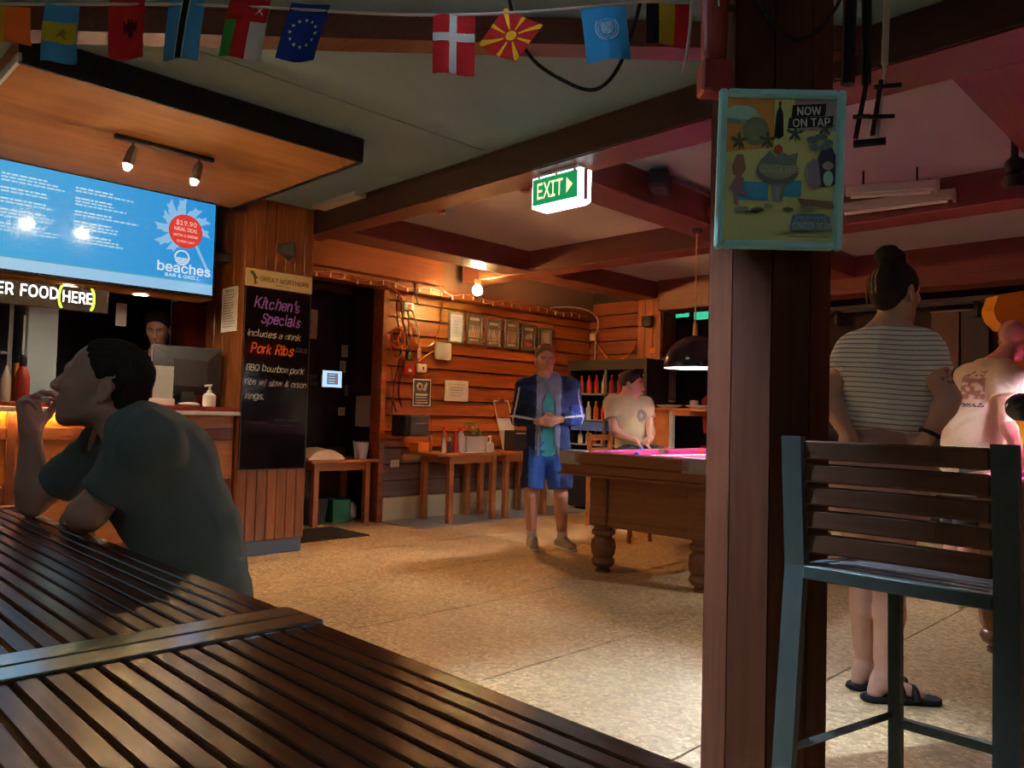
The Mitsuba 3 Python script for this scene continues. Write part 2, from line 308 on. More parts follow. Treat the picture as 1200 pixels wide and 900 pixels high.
# ---- rough floor edging at the foot of the board wall
struct('trim', bx(4.86, 8.0, 6.10, 6.74, 0.0, 0.012, 0.004), 'slab_grey', label='grey concrete strip along the foot of the board wall')

# ------------------------------------------------------------------ column with the chalkboard
CX0, CX1, CY0, CY1 = 2.79, 3.385, 5.75, 6.40
col = thing('timber_column', 'square timber column clad in glossy red boards beside the kitchen counter', 'column')
add('core', bx(CX0 + .02, CX1 - .01, CY0 + .02, CY1, 0.02, 2.80), 'dark_wall', col)
w = (CX1 - CX0) / 7
for i in range(7):
    add('plank', bx(CX0 + i * w + .002, CX0 + (i + 1) * w - .002, CY0, CY0 + .02, 0.11, 2.80, 0.004), 'wood_column', col)
for i in range(4):
    d = (CY1 - CY0 - .02) / 4
    add('plank', bx(CX0, CX0 + .02, CY0 + .022 + i * d, CY0 + .020 + (i + 1) * d - .002, 0.11, 2.80, 0.004), 'wood_column', col)
for i in range(5):
    d = (CY1 - CY0 - .02) / 5
    add('plank', bx(CX1 - .01, CX1 + .008, CY0 + .022 + i * d, CY0 + .018 + (i + 1) * d, 0.11, 2.80, 0.004), 'wood_column', col)
add('base_band', bx(CX0 - .012, CX1 - 0.03, CY0 - .015, CY1, 0, 0.11, 0.006), 'band', col, label='blue grey skirting band')

# ------------------------------------------------------------------ round pillar by the stool
PX, PY, PR = 2.29, 1.17, 0.180
pil = thing('timber_pillar', 'thick pillar clad in dark upright boards carrying the framed poster', 'pillar')
add('core', trimesh.creation.cylinder(PR - .03, 2.80, sections=20, transform=trimesh.transformations.translation_matrix((PX, PY, 1.40))), 'dark_wall', pil)
NP = 10
for i in range(NP):
    a0 = math.radians(225 - 18 + 4 + i * 36)
    da = math.radians(36); e = 0.010
    pts = []
    for rr in (PR, PR - .028):
        for a in (a0 + e, a0 + da - e):
            q = rr / math.cos(da / 2) * 0.985
            pts.append((PX + q * math.cos(a), PY + q * math.sin(a)))
    v = np.array([[x, y, zz] for zz in (0, 2.80) for x, y in pts])
    add('plank', trimesh.convex.convex_hull(v), 'wood_pillar', pil)

# ------------------------------------------------------------------ soffit over the counter with track lights
so = struct('trim_1', bx(0.86, 2.66, 4.02, 5.735, 2.665, 2.80, 0.004), 'wood_soffit')
tag(so, 'timber lined soffit hanging over the menu screen')
add('fascia', bx(0.85, 2.67, 4.00, 4.02, 2.655, 2.80), 'black', so)
add('fascia', bx(2.66, 2.675, 4.02, 5.735, 2.655, 2.80), 'black', so)
add('edge_strip', bx(2.676, 2.69, 4.02, 4.62, 2.665, 2.69), 'pale_grey', so, label='pale metal edge strip')
add('edge_strip', bx(0.845, 0.86, 4.0, 4.9, 2.66, 2.70), 'pale_grey', so)
tr = thing('track_light', 'dark track with two small lit spotlights under the timber soffit', 'light')
add('track', bx(1.47, 2.04, 4.655, 4.685, 2.640, 2.664, 0.003), 'black', tr)
for x in (1.57, 1.95):
    a = np.array([x, 4.67, 2.64]); d = unit((-0.28, -0.10, -1.0))
    b = a + np.array([0, 0, -0.045])
    h = add('spot_head', cat_([rod(a, b, .007), tube([b - d * .02, b + d * .015, b + d * .10], [.018, .026, .030], 14)]), 'dark_grey', tr)
    add('lamp_face', ball(b + d * .112, .021, 2), 'white', h, smooth=True, emit=TRACK_SPOT)

# ------------------------------------------------------------------ kitchen counter
co = thing('kitchen_counter', 'varnished timber kitchen counter with pale edge under the menu screen', 'counter')
add('worktop', bx(-1.2, 2.78, 5.72, 6.30, 1.115, 1.150, 0.005), 'dark_red', co)
add('edge_trim', bx(-1.2, 2.78, 5.700, 5.72, 1.085, 1.115, 0.004), 'pale_grey', co, label='pale edge strip')
for i in range(8):
    x0 = -1.2 + i * 0.4975
    pn = add('front_panel', bx(x0 + .004, x0 + .4935, 5.80, 5.83, 0.10, 1.085), 'wood_counter', co)
    add('stile', bx(x0 - .02, x0 + .03, 5.775, 5.80, 0.10, 1.085, 0.003), 'wood_beam_x', pn)
    for zz in (0.10, 0.52, 0.90):
        add('rail', bx(x0 + .031, x0 + .476, 5.775, 5.80, zz, zz + .085, 0.003), 'wood_beam_x', pn)
add('light_strip', bx(-1.15, 1.65, 5.735, 5.750, 1.095, 1.105), 'white', co, emit=ADDED_COUNTER_STRIP)  # strip added to brighten the counter front
add('kick_board', bx(-1.2, 2.78, 5.86, 5.89, 0, 0.10), 'black', co)
add('back_panel', bx(-1.2, 2.78, 6.25, 6.28, 0, 1.11), 'dark_red', co)

# ------------------------------------------------------------------ menu screen
SX0, SX1, SZ0, SZ1, SY = -0.35, 2.52, 1.975, 2.655, 5.70
ms = thing('menu_screen', 'long bright blue menu screen with white text above the kitchen counter', 'screen')
add('casing', bx(SX0 - .012, SX1 + .012, SY + .004, SY + .038, SZ0 - .012, SZ1 + .008), 'black', ms)
BL, WH = (0.06, 0.40, 0.88), (0.80, 0.90, 0.98)
P = Print((SX0, SY, SZ0), EX, EZ, 0.0006, -EY)
W, Hh = SX1 - SX0, SZ1 - SZ0
def P_band(x0, x1, y0, y1, c0, c1, n):
    for i in range(n):
        t = (i + .5) / n
        P.rect(x0 + (x1 - x0) * i / n, y0, x0 + (x1 - x0) * (i + 1) / n, y1, [a + (b - a) * t for a, b in zip(c0, c1)], up=(i == 0))
P_band(0, W, 0.085, Hh, (0.13, 0.62, 0.93), (0.02, 0.33, 0.80), 36)
P_band(0, W, 0.0, 0.075, (0.62, 0.84, 0.97), (0.30, 0.62, 0.93), 20)
P.rect(0, 0.075, W, 0.085, (0.10, 0.45, 0.62))
rr = random.Random(5)
for cx, cw in ((0.10, .5), (0.70, .5), (1.20, .34), (1.50, .46), (2.02 - .10, .42)):
    yy = Hh - 0.075
    for para in range(5):
        n = rr.choice((2, 3, 3))
        for l in range(n):
            wl = cw * (0.55 if l == 0 else rr.uniform(0.55, 1.0))
            x = cx
            while x < cx + wl:
                ww = rr.uniform(0.018, 0.05)
                P.rect(x, yy - 0.011, min(x + ww, cx + wl), yy, (0.55, 0.82, 0.97) if l else (0.70, 0.90, 0.98), up=False)
                x += ww + 0.007
            yy -= 0.021
        yy -= 0.026
PXc, PYc = W - .215, Hh - .24                                        # palm crown behind the round price badge
for k, (a, L) in enumerate(((2, .20), (32, .21), (62, .20), (98, .22), (128, .21), (158, .17), (190, .20), (222, .23), (250, .20))):
    leaf = Polygon([(.04, -.010), (L * .45, -.030), (L * .75, -.036), (L, -.050), (L * .90, -.012), (L * .96, .004), (L * .78, .010), (L * .7, .026), (L * .45, .030), (.04, .012)])
    P.poly(affinity.translate(affinity.rotate(leaf, a, origin=(0, 0)), PXc - .02, PYc + .02).intersection(sbox(0, 0.087, W - .004, Hh - .004)), (0.30, 0.60, 0.92), up=(k == 0))
P.poly(Polygon([(PXc + .03, PYc - .02), (PXc + .055, PYc - .02), (W - .012, .14), (W - .035, .14)]), (0.30, 0.60, 0.92), up=False)
P.poly(Point(PXc, PYc).buffer(.122, 24), (0.85, 0.05, 0.035))
for i, (t, h, wd) in enumerate((('$19.90', .034, .15), ('MEAL DEAL', .026, .17), ('WITH A DRINK', .018, .18), ('EVERY DAY', .016, .13))):
    P.text(t, PXc - wd / 2, PYc + .042 - i * .042, h, (0.95, 0.62, 0.55), width=wd)
sun = Point(W - .235, .245).buffer(.056, 24)
P.poly(sun.difference(Point(W - .235, .245).buffer(.045, 24)).union(sun.intersection(sbox(0, 0, W, .245))), WH)
for k in range(3): P.rect(W - .30, .203 + k * .015, W - .17, .207 + k * .015, (0.02, 0.30, 0.80), up=(k == 0))
P.text('beaches', W - .415, .135, .068, WH, width=.385)
P.text('BAR & GRILL', W - .355, .098, .024, WH, width=.25)
m_, c_ = P.build()
scr = add('display', m_, 'black_gloss', ms, color=c_ * 1.0, emit={'type': 'mesh_attribute', 'name': 'vertex_color', 'scale': SCREEN_GAIN})
# lit lettering on the lower sign
of = thing('order_sign', 'dark sign reading ORDER FOOD HERE in white letters under the menu screen', 'sign')
add('board', bx(0.78, 1.83, 5.78, 5.80, 1.768, 1.925, .003), 'dark_grey', of)
P = Print((0.80, 5.779, 1.79), EX, EZ, 0.0008, -EY)
P.text('ORDER', .185, .040, .074, (0.75, 0.75, 0.70), width=.275); P.text('FOOD', .495, .040, .074, (0.75, 0.75, 0.70), width=.218)
put_print('lettering', P, of, emit={'type': 'rgb', 'value': [0.75, 0.74, 0.68]})
P = Print((0.80, 5.779, 1.79), EX, EZ, 0.0008, -EY)
P.text('HERE', .740, .030, .074, (0.9, 0.95, 0.8), width=.182)
put_print('lettering', P, of, emit={'type': 'rgb', 'value': [0.95, 1.0, 0.85]})
P = Print((0.80, 5.779, 1.79), EX, EZ, 0.0008, -EY)
for sx in (-1, 1):
    c = (.832, .062)
    arc = LineString([(c[0] + sx * (.085 + .022 * math.cos(t)), c[1] + .072 * math.sin(t)) for t in np.linspace(-1.3, 1.3, 12)]).buffer(.008)
    P.poly(arc, (0.35, 0.8, 0.02))
put_print('bracket', P, of, emit={'type': 'rgb', 'value': [0.30, 0.85, 0.03]}, label='lime green brackets')
for i, (x, y) in enumerate(((1.60, 5.86), (2.07, 5.86))):
    dl = thing('recessed_downlight', 'round lit downlight in the underside of the bulkhead ' + ('above the word HERE' if i == 0 else 'right of the order sign'), 'light')
    add('ring', lathe([[.048, 0], [.060, 0], [.060, .008], [.048, .008]], (x, y, 1.935), 20), 'white', dl)
    add('lamp_face', lathe([[0, 0], [.047, 0], [.047, .004], [0, .004]], (x, y, 1.938), 20), 'white', dl, emit=DOWNLIGHT)

# ------------------------------------------------------------------ things on and behind the counter
mon = thing('computer_monitor', 'back of a dark grey monitor standing on the kitchen counter', 'monitor')
add('back_shell', trimesh.convex.convex_hull(np.vstack([bx(2.23, 2.755, 6.00, 6.02, 1.235, 1.60).vertices, bx(2.36, 2.62, 5.95, 5.96, 1.30, 1.50).vertices])), 'dark_grey', mon)
add('bezel', bx(2.225, 2.76, 6.02, 6.032, 1.23, 1.605, .003), 'mid_grey', mon)
add('stand', cat_([bx(2.44, 2.54, 5.98, 6.02, 1.15, 1.32), bx(2.36, 2.62, 5.90, 6.08, 1.15, 1.162, .003)]), 'dark_grey', mon)
ps = thing('paper_holder', 'small stand with pale blue paper beside the monitor', 'sign')
add('sheet', bx(2.19, 2.335, 5.878, 5.883, 1.175, 1.44), 'grey_blue', ps)
add('base', bx(2.18, 2.345, 5.86, 5.93, 1.15, 1.20, .004), 'white', ps)
sp = thing('soap_dispenser', 'white pump soap bottle on the counter beside the monitor', 'bottle')
add('bottle', lathe([[0, 0], [.045, 0], [.048, .01], [.048, .085], [.03, .10], [.016, .105], [0, .105]], (2.585, 5.82, 1.15)), 'white', sp, smooth=35)
add('pump', cat_([rod((2.585, 5.82, 1.25), (2.585, 5.82, 1.31), .008), rod((2.60, 5.82, 1.312), (2.545, 5.81, 1.306), .009), lathe([[0, 0], [.018, 0], [.018, .02], [0, .02]], (2.585, 5.82, 1.255))]), 'white', sp)
bt = thing('sauce_bottle', 'tall red sauce bottle with dark cap at the left of the counter', 'bottle')
add('bottle', lathe([[0, 0], [.042, 0], [.045, .01], [.044, .15], [.036, .19], [.020, .225], [.018, .23], [0, .23]], (1.36, 5.87, 1.15)), 'dark_red', bt, smooth=35)
add('cap', lathe([[0, 0], [.022, 0], [.022, .055], [.014, .075], [0, .075]], (1.36, 5.87, 1.38)), 'black', bt)
gb = thing('squeeze_bottle', 'clear squeeze bottle with white tip beside the tall red bottle', 'bottle')
add('bottle', lathe([[0, 0], [.030, 0], [.030, .15], [.018, .18], [.007, .23], [0, .23]], (1.275, 5.90, 1.15)), 'pale_grey', gb, smooth=35)
dish = thing('cloth_bundle', 'crumpled white napkins on the counter beside the soap', 'napkins')
mm = ball((0, 0, 0), 1.0, 3); vv = mm.vertices; vv *= (1 + .35 * (meshkit.fbm(vv * 3, 3, 4) - .5))[:, None]; mm.vertices = vv * (.075, .045, .016) + (2.43, 5.80, 1.163)
add('napkin', mm, 'white', dish, smooth=True)
for i, (x, c, l) in enumerate(((1.72, 'white', 'small white tub'), (1.85, 'red', 'small red box'))):
    t = thing('counter_tub', l + ' on the counter behind the seated man', 'container')
    add('tub', lathe([[0, 0], [.030, 0], [.036, .05], [.033, .05], [.028, .006], [0, .006]], (x, 5.80, 1.15)) if i == 0 else bx(x - .05, x + .04, 5.78, 5.84, 1.15, 1.185, .004), c, t)
gp = thing('kitchen_fridge', 'tall grey steel fridge behind the counter at the left', 'fridge')
add('body', bx(1.58, 1.80, 6.80, 7.3, 0.0, 1.93, .01), 'grey_blue', gp)
add('door', bx(1.585, 1.795, 6.775, 6.798, 0.1, 1.90, .008), 'grey_blue', gp)
add('side_strip', bx(1.565, 1.578, 6.80, 6.83, 1.45, 1.80), 'white', gp)
gp2 = thing('shelf_unit', 'narrow dark shelf unit with pale edge behind the counter at the far left', 'shelf')
add('frame', cat_([bx(1.20, 1.23, 6.8, 7.2, 0, 2.0), bx(1.47, 1.50, 6.8, 7.2, 0, 2.0), bx(1.23, 1.47, 6.8, 7.2, 1.96, 2.0)]), 'mid_grey', gp2)
for zz in (0.5, 1.0, 1.5): add('shelf', bx(1.232, 1.468, 6.8, 7.2, zz, zz + .02), 'mid_grey', gp2)
op = thing('orange_container', 'orange plastic container on the shelf edge behind the counter', 'container')
add('body', bx(1.52, 1.565, 6.78, 6.86, 0, 1.44, .008), 'orange', op)
rp = thing('red_door', 'dark red door panel at the back of the kitchen beside the column', 'door')
add('panel', bx(2.74, 3.28, 6.96, 7.0, 0.0, 2.06, .006), 'red_panel', rp)
add('handle', bx(2.80, 2.815, 6.93, 6.96, 1.62, 1.86, .003), 'brass', rp)
hp = thing('hanging_docket', 'pale paper docket hanging at the back of the kitchen', 'paper')
add('sheet', bx(2.15, 2.23, 6.598, 6.602, 1.77, 1.95), 'paper', hp)
add('clip', bx(2.17, 2.21, 6.59, 6.61, 1.95, 1.97), 'dark_grey', hp)
add('wire', rod((2.19, 6.6, 1.97), (2.19, 6.6, 2.3), .002, 5), 'dark_grey', hp)
bd = thing('beer_font_light', 'small round blue light on the counter front behind the seated man', 'light')
add('lens', ball((1.80, 5.755, 1.03), .022), 'blue', bd, emit=[0.05, 0.28, 1.3])
add('housing', bx(1.77, 1.83, 5.748, 5.774, 1.0, 1.06, .004), 'black', bd)

# ------------------------------------------------------------------ chalkboard and what hangs on the column
cb = thing('chalkboard', 'tall black chalkboard with handwritten kitchen specials on the column', 'chalkboard')
BX0, BX1, BZ0, BZ1, BY = 2.797, 3.372, 0.665, 2.09, 5.738
add('board', bx(BX0, BX1, BY, 5.749, BZ0, BZ1), 'chalk_black', cb)
for b in ((BX0, BX0 + .008, BZ0, BZ1), (BX1 - .008, BX1, BZ0, BZ1), (BX0 + .008, BX1 - .008, BZ0, BZ0 + .008)):
    add('edge', bx(b[0], b[1], BY - .004, BY, b[2], b[3]), 'dark_grey', cb)
P = Print((BX0, BY - .001, BZ0), EX, EZ, 0.0004, -EY)
PU, CH, OR = (0.36, 0.17, 0.68), (0.72, 0.74, 0.70), (0.95, 0.18, 0.04)
for t, x, y, h, wd, c, r in (("Kitchen's", .075, 1.268, .088, .40, PU, -.01), ('Specials', .135, 1.150, .085, .35, PU, -.01), ('includes a drink', .03, 1.045, .050, .46, CH, -.02),
                             ('Pork Ribs', .06, .915, .078, .37, OR, -.02), ('$28.50', .445, .945, .035, .105, (0.12, 0.14, 0.14), -.02), ('BBQ bourbon pork', .03, .775, .052, .50, CH, -.02),
                             ('ribs w/ slaw & onion', .025, .665, .050, .53, (0.55, 0.56, 0.54), -.02), ('rings.', .03, .555, .050, .16, (0.55, 0.56, 0.54), -.02)):
    P = Print((BX0, BY - .001, BZ0), EX, EZ, 0.0004, -EY); P.hand(t, x, y, h, c, wd, r, len(t), h > .06)
    put_print('handwriting', P, cb, label={PU: 'purple chalk lettering', OR: 'orange chalk lettering'}.get(c, 'white chalk lettering'))
P = Print((BX0, BY - .001, BZ0), EX, EZ, 0.0004, -EY)
rr = random.Random(2)
for k in range(5):
    x = rr.uniform(.02, .3); P.poly(LineString([(x, .40 - k * .012), (x + .2, .392 - k * .010)]).buffer(.0016), (0.06, 0.06, 0.06), up=(k == 0))
put_print('chalk_smear', P, cb, label='faint chalk smears')
gn = thing('brand_board', 'cream header sign with a leaping fish emblem above the chalkboard', 'sign')
add('panel', bx(2.797, 3.376, 5.736, 5.748, 2.098, 2.235, .002), 'cream', gn)
P = Print((2.797, 5.7355, 2.098), EX, EZ, 0.0004, -EY)
GR = (0.10, 0.10, 0.03)
fish = Polygon([(.045, .118), (.062, .112), (.078, .095), (.088, .072), (.082, .05), (.090, .028), (.100, .018), (.078, .022), (.066, .012), (.070, .034), (.066, .058), (.058, .076), (.050, .082), (.058, .086), (.044, .092), (.030, .112)])
P.poly(fish, GR); P.poly(Polygon([(.060, .10), (.052, .122), (.074, .104)]), GR); P.poly(Polygon([(.084, .07), (.102, .084), (.088, .055)]), GR, up=False)
P.text('GREAT NORTHERN', .115, .048, .036, (0.20, 0.08, 0.02), width=.425, bold=True)
P.text('BREWING CO.', .25, .020, .013, (0.24, 0.11, 0.03), width=.13, bold=False)
put_print('lettering', P, gn)
pc = thing('wall_notice', 'white printed notice taped to the narrow side of the column', 'paper')
add('sheet', bx(2.785, 2.788, 5.835, 6.11, 1.745, 2.10), 'paper', pc)
P = Print((2.7848, 6.11, 1.745), -EY, EZ, 0.0003, -EX)
for i in range(13): P.rect(.03, .29 - i * .021, .03 + rr.uniform(.13, .21), .298 - i * .021, (0.35, 0.35, 0.34), up=(i == 0))
P.text('NOTICE', .07, .315, .022, (0.2, 0.2, 0.2), width=.13)
put_print('lines', P, pc)
wl = thing('wedge_wall_light', 'small dark wedge shaped wall light on the column above the header sign', 'light')
wv = np.array([[3.055, 5.748, 2.40], [3.055, 5.748, 2.46], [3.165, 5.748, 2.34], [3.165, 5.748, 2.50], [3.155, 5.66, 2.36], [3.155, 5.66, 2.48], [3.075, 5.70, 2.41], [3.075, 5.70, 2.45]])
add('shade', trimesh.convex.convex_hull(wv), 'dark_grey', wl)
add('edge', bx(3.166, 3.172, 5.70, 5.748, 2.335, 2.505, .002), 'mid_grey', wl)

# ------------------------------------------------------------------ recess: screen, papers, side table
tb = thing('tablet_screen', 'small lit tablet on a bracket in the dark recess', 'tablet')
add('case', bx(4.27, 4.53, 7.02, 7.035, 1.37, 1.565, .004), 'black', tb)
P = Print((4.285, 7.0195, 1.382), EX, EZ, .0005, -EY)
P.rect(0, 0, .23, .17, (0.42, 0.62, 0.95)); P.rect(.055, .03, .185, .145, (0.10, 0.13, 0.20))
for i in range(4): P.rect(.07, .045 + i * .026, .145, .053 + i * .026, (0.4, 0.5, 0.6), up=(i == 0)); P.rect(.15, .045 + i * .026, .175, .055 + i * .026, (0.6, 0.12, 0.08), up=False)
m_, c_ = P.build(); add('display', m_, 'black_gloss', tb, color=c_, emit={'type': 'mesh_attribute', 'name': 'vertex_color', 'scale': 0.32})
add('arm', cat_([rod((4.40, 7.035, 1.46), (4.40, 7.385, 1.46), .014), bx(4.36, 4.44, 7.37, 7.386, 1.40, 1.52)]), 'dark_grey', tb)
rr = random.Random(4)
for i, (x0, x1, z0, z1, c, l) in enumerate(((4.21, 4.42, 1.90, 2.21, 'batten', 'pinkish sheet of paper high on the recess wall'), (4.735, 4.81, 1.73, 1.865, 'pale_grey', 'narrow pale note high on the black door'), (4.72, 4.79, 1.56, 1.69, 'pale_grey', 'narrow pale note below the first on the black door'),
                                          (4.79, 5.0 - .17, 1.31, 1.43, 'mid_grey', 'grey printed card on the black door above the tall sheet'), (4.72, 4.80, 1.09, 1.18, 'pale_grey', 'small pale sticker low on the black door'))):
    pp = thing('paper_note', l, 'paper')
    add('sheet', bx(x0, x1, 7.377, 7.383, z0, z1), c, pp)
    P = Print((x0, 7.3765, z0), EX, EZ, .0003, -EY)
    for k in range(4): P.rect((x1 - x0) * .15, (z1 - z0) * (.2 + .18 * k), (x1 - x0) * rr.uniform(.6, .85), (z1 - z0) * (.25 + .18 * k), (0.12, 0.12, 0.12), up=(k == 0))
    put_print('lines', P, pp)
pp = thing('paper_note', 'tall pale sheet of paper on the side wall of the recess', 'paper')
add('sheet', bx(4.853, 4.858, 6.95, 7.25, 0.98, 1.31), 'pale_grey', pp)
def dining_table(x0, x1, y0, y1, h, label, group=None, m='wood_table', inset=.06):
    t = thing('dining_table', label, 'table', group)
    add('tabletop', bx(x0, x1, y0, y1, h - .032, h, .005), m, t)
    for x in (x0 + inset, x1 - .12):
        for y in (y0 + .05, y1 - .11): add('leg', bx(x, x + .06, y, y + .06, 0, h - .032, .004), m, t)
    add('apron', bx(x0 + inset + .06, x1 - .12, y0 + .06, y0 + .085, h - .11, h - .034), m, t)
    add('apron', bx(x0 + inset + .06, x1 - .12, y1 - .085, y1 - .06, h - .11, h - .034), m, t)
    for x in (x0 + inset + .01, x1 - .095): add('apron', bx(x, x + .025, y0 + .11, y1 - .11, h - .11, h - .034), m, t)
    return t
dining_table(5.10, 6.03, 6.12, 6.70, .735, 'small brown timber table with sauce bottles against the board wall', inset=.20)
dining_table(6.06, 6.86, 6.13, 6.70, .735, 'small brown timber table with the menu clipboard behind the standing man')
dining_table(4.02, 4.80, 6.72, 7.30, .655, 'small brown timber table in the dark recess with a white cup')
cup = thing('paper_cup', 'white frilled cup of cutlery on the table in the recess', 'cup')
pr = [[0, 0], [.062, 0], [.085, .165], [.080, .165], [.058, .006], [0, .006]]
mm = lathe(pr, (4.70, 6.90, .655), 24); vv = mm.vertices.copy(); top = vv[:, 2] > .81; a_ = np.arctan2(vv[:, 1] - 6.90, vv[:, 0] - 4.70); vv[top, 2] += .012 * np.cos(a_[top] * 8); mm.vertices = vv
add('cup', mm, 'white', cup)
for i in range(5): add('spoon', rod((4.70 + .02 * math.cos(i * 1.3), 6.90 + .02 * math.sin(i * 1.3), .665), (4.70 + .07 * math.cos(i * 1.3), 6.90 + .06 * math.sin(i * 1.3), .835), .004, 6), 'steel', cup)
mp = thing('folded_cloth', 'crumpled cream cloth on the left of the table in the recess', 'cloth')
mm = trimesh.creation.box((.40, .30, .06)).subdivide().subdivide().subdivide().subdivide(); vv = mm.vertices.copy()
vv[:, 2] = np.where(vv[:, 2] > 0, .02 + .085 * np.clip(1 - (np.abs(vv[:, 0]) / .2) ** 2, 0, 1) * (.6 + .8 * meshkit.fbm(vv * 9, 3, 2)), 0.0) ; mm.vertices = vv + (4.24, 6.95, .656)
add('cloth', mm, 'ivory', mp, smooth=40)
bn = thing('green_crate', 'small green plastic crate under the table in the recess', 'crate')
add('crate', cat_([bx(4.42, 4.63, 6.95, 6.965, 0, .23), bx(4.42, 4.63, 7.135, 7.15, 0, .23), bx(4.42, 4.435, 6.965, 7.135, 0, .23), bx(4.615, 4.63, 6.965, 7.135, 0, .23), bx(4.435, 4.615, 6.965, 7.135, 0, .02)]), 'green', bn)
bg = thing('plastic_bag', 'crumpled pale plastic bag beside the green crate', 'bag')
mm = ball((0, 0, 0), 1, 3); vv = mm.vertices; vv *= (1 + .5 * (meshkit.fbm(vv * 2.4, 3, 9) - .5))[:, None]; vv = vv * (.105, .09, .11); vv[:, 2] = np.maximum(vv[:, 2] + .10, 0.001); mm.vertices = vv * (.6, .7, .9) + (4.70, 7.05, 0)
add('bag', mm, 'pale_grey', bg, smooth=True)
dm = thing('door_mat', 'dark rubber mat on the floor at the mouth of the recess', 'mat')
add('mat', bx(3.50, 4.25, 6.05, 6.70, 0, .012, .004), 'black', dm)
dbn = thing('dark_bin', 'dark plastic bin beside the table leg in the recess', 'bin')
add('bin', lathe([[0, 0], [.12, 0], [.15, .26], [.14, .26], [.11, .01], [0, .01]], (4.24, 7.03, 0), 18), 'dark_grey', dbn)

# ------------------------------------------------------------------ things fixed to the board wall
YF = 6.722
def on_wall(x0, x1, z0, z1, t=.02, b=.003, y=YF): return bx(x0, x1, y - t, y, z0, z1, b)
rr = random.Random(8)
pics = [(5.690, 5.900, 1.945, 2.285, 'white poster in a pale frame, leftmost of the row of wall frames', 'ivory', 'mid_grey'),
        (5.955, 6.195, 1.955, 2.305, 'dark framed team photograph, second from left in the row of wall frames', 'amber', 'dark_grey'),
        (6.262, 6.500, 1.945, 2.275, 'dark framed team photograph with pale caption strip, third in the row', 'amber', 'dark_grey'),
        (6.570, 6.805, 1.945, 2.290, 'dark framed team photograph, fourth in the row of wall frames', 'amber', 'dark_grey'),
        (6.865, 7.105, 1.940, 2.270, 'dark framed picture with a red strip, fifth in the row', 'red', 'dark_grey'),
        (7.165, 7.405, 1.960, 2.255, 'small brown framed picture, rightmost of the row of wall frames', 'plain', 'dark_grey')]
for x0, x1, z0, z1, lab, kind, fm in pics:
    t = thing('picture_frame', lab, 'picture', 'framed pictures on the board wall')
    w, h = x1 - x0, z1 - z0
    for b in ((x0, x0 + .016, z0, z1), (x1 - .016, x1, z0, z1), (x0 + .016, x1 - .016, z0, z0 + .016), (x0 + .016, x1 - .016, z1 - .016, z1)):
        add('frame_bar', bx(b[0], b[1], YF - .022, YF, b[2], b[3], .002), fm, t)
    P = Print((x0 + .016, YF - .008, z0 + .016), EX, EZ, .0005, -EY); w -= .032; h -= .032
    if kind == 'ivory':
        P.rect(0, 0, w, h, (0.80, 0.76, 0.62)); P.rect(.02, .05, w - .02, h - .02, (0.68, 0.66, 0.55))
        for k in range(5): P.rect(w * .3, h * .3 + k * .032, w * .7, h * .3 + k * .032 + .008, (0.45, 0.45, 0.38), up=(k == 0))
    elif kind == 'plain':
        P.rect(0, 0, w, h, (0.20, 0.15, 0.12)); P.rect(.03, .05, w - .03, h - .04, (0.35, 0.30, 0.26))
    else:
        P.rect(0, 0, w, h, (0.07, 0.055, 0.045)); P.rect(.03, h * .80, w - .03, h - .03, (0.42, 0.38, 0.30))
        if kind == 'red': P.rect(.02, .05, w - .05, .09, (0.5, 0.06, 0.05)); P.poly(Polygon([(.03, .12), (w - .03, .14), (w - .05, h * .72), (.05, h * .6)]), (0.30, 0.24, 0.24))
        else:
            P.rect(.03, .012, w - .03, .040, (0.45, 0.40, 0.32), up=False)
            first = True
            for row in range(2):
                for k in range(5):
                    cx = w * (.16 + .17 * k) + row * .012; cy = h * (.34 + .17 * row)
                    P.poly(Polygon([(cx - .016, cy - .05), (cx + .016, cy - .05), (cx + .013, cy + .01), (cx - .013, cy + .01)]).union(Point(cx, cy + .024).buffer(.012, 4)), [v * rr.uniform(.5, 1.1) for v in (0.38, 0.33, 0.26)], up=first); first = False
    put_print('picture', P, t, 'gloss_print')
ro = thing('wifi_router', 'white rounded wifi box on the board wall below the row of frames', 'router')
add('casing', xf(extr(sbox(-.085, -.075, .085, .075).buffer(.022, 6), .035), mat((5.605, YF - .001, 1.835), EX, EZ, -EY)), 'ivory', ro)
add('cable', tube(spline([(5.50, YF - .004, 1.83), (5.36, YF - .006, 1.76), (5.28, YF - .006, 1.70)], 10), .006, 6), 'yellow', ro)
rb = thing('alarm_box', 'small red call point box on the board wall', 'alarm')
add('box', on_wall(5.07, 5.20, 1.545, 1.655, .05, .006), 'red', rb)
add('button', bx(5.11, 5.15, YF - .056, YF - .0505, 1.575, 1.610), 'white', rb)
wbx = thing('switch_box', 'small white power outlet box beside the red alarm box', 'outlet')
add('box', on_wall(5.25, 5.375, 1.58, 1.675, .04, .008), 'ivory', wbx)
add('switch', bx(5.31, 5.325, YF - .048, YF - .0405, 1.61, 1.64), 'dark_grey', wbx)
so_ = thing('power_outlet', 'small white double power outlet low on the wall beside the recess', 'outlet')
add('plate', on_wall(4.95, 5.06, .565, .645, .014, .003), 'white', so_)
for i in range(2): add('socket', bx(4.965 + i * .05, 4.995 + i * .05, YF - .0165, YF - .0145, .585, .625), 'pale_grey', so_)
po = thing('wall_poster', 'small black and white poster on the board wall above the black box', 'poster')
add('sheet', on_wall(5.215, 5.46, 1.215, 1.51, .006, 0), 'paper', po)
P = Print((5.215, YF - .0065, 1.215), EX, EZ, .0004, -EY)
P.rect(.012, .012, .233, .283, (0.03, 0.03, 0.03)); P.poly(Point(.09, .215).buffer(.045, 12).difference(Point(.095, .212).buffer(.022, 10)).union(Polygon([(.13, .17), (.17, .26), (.20, .25), (.17, .165)])), (0.55, 0.52, 0.46))
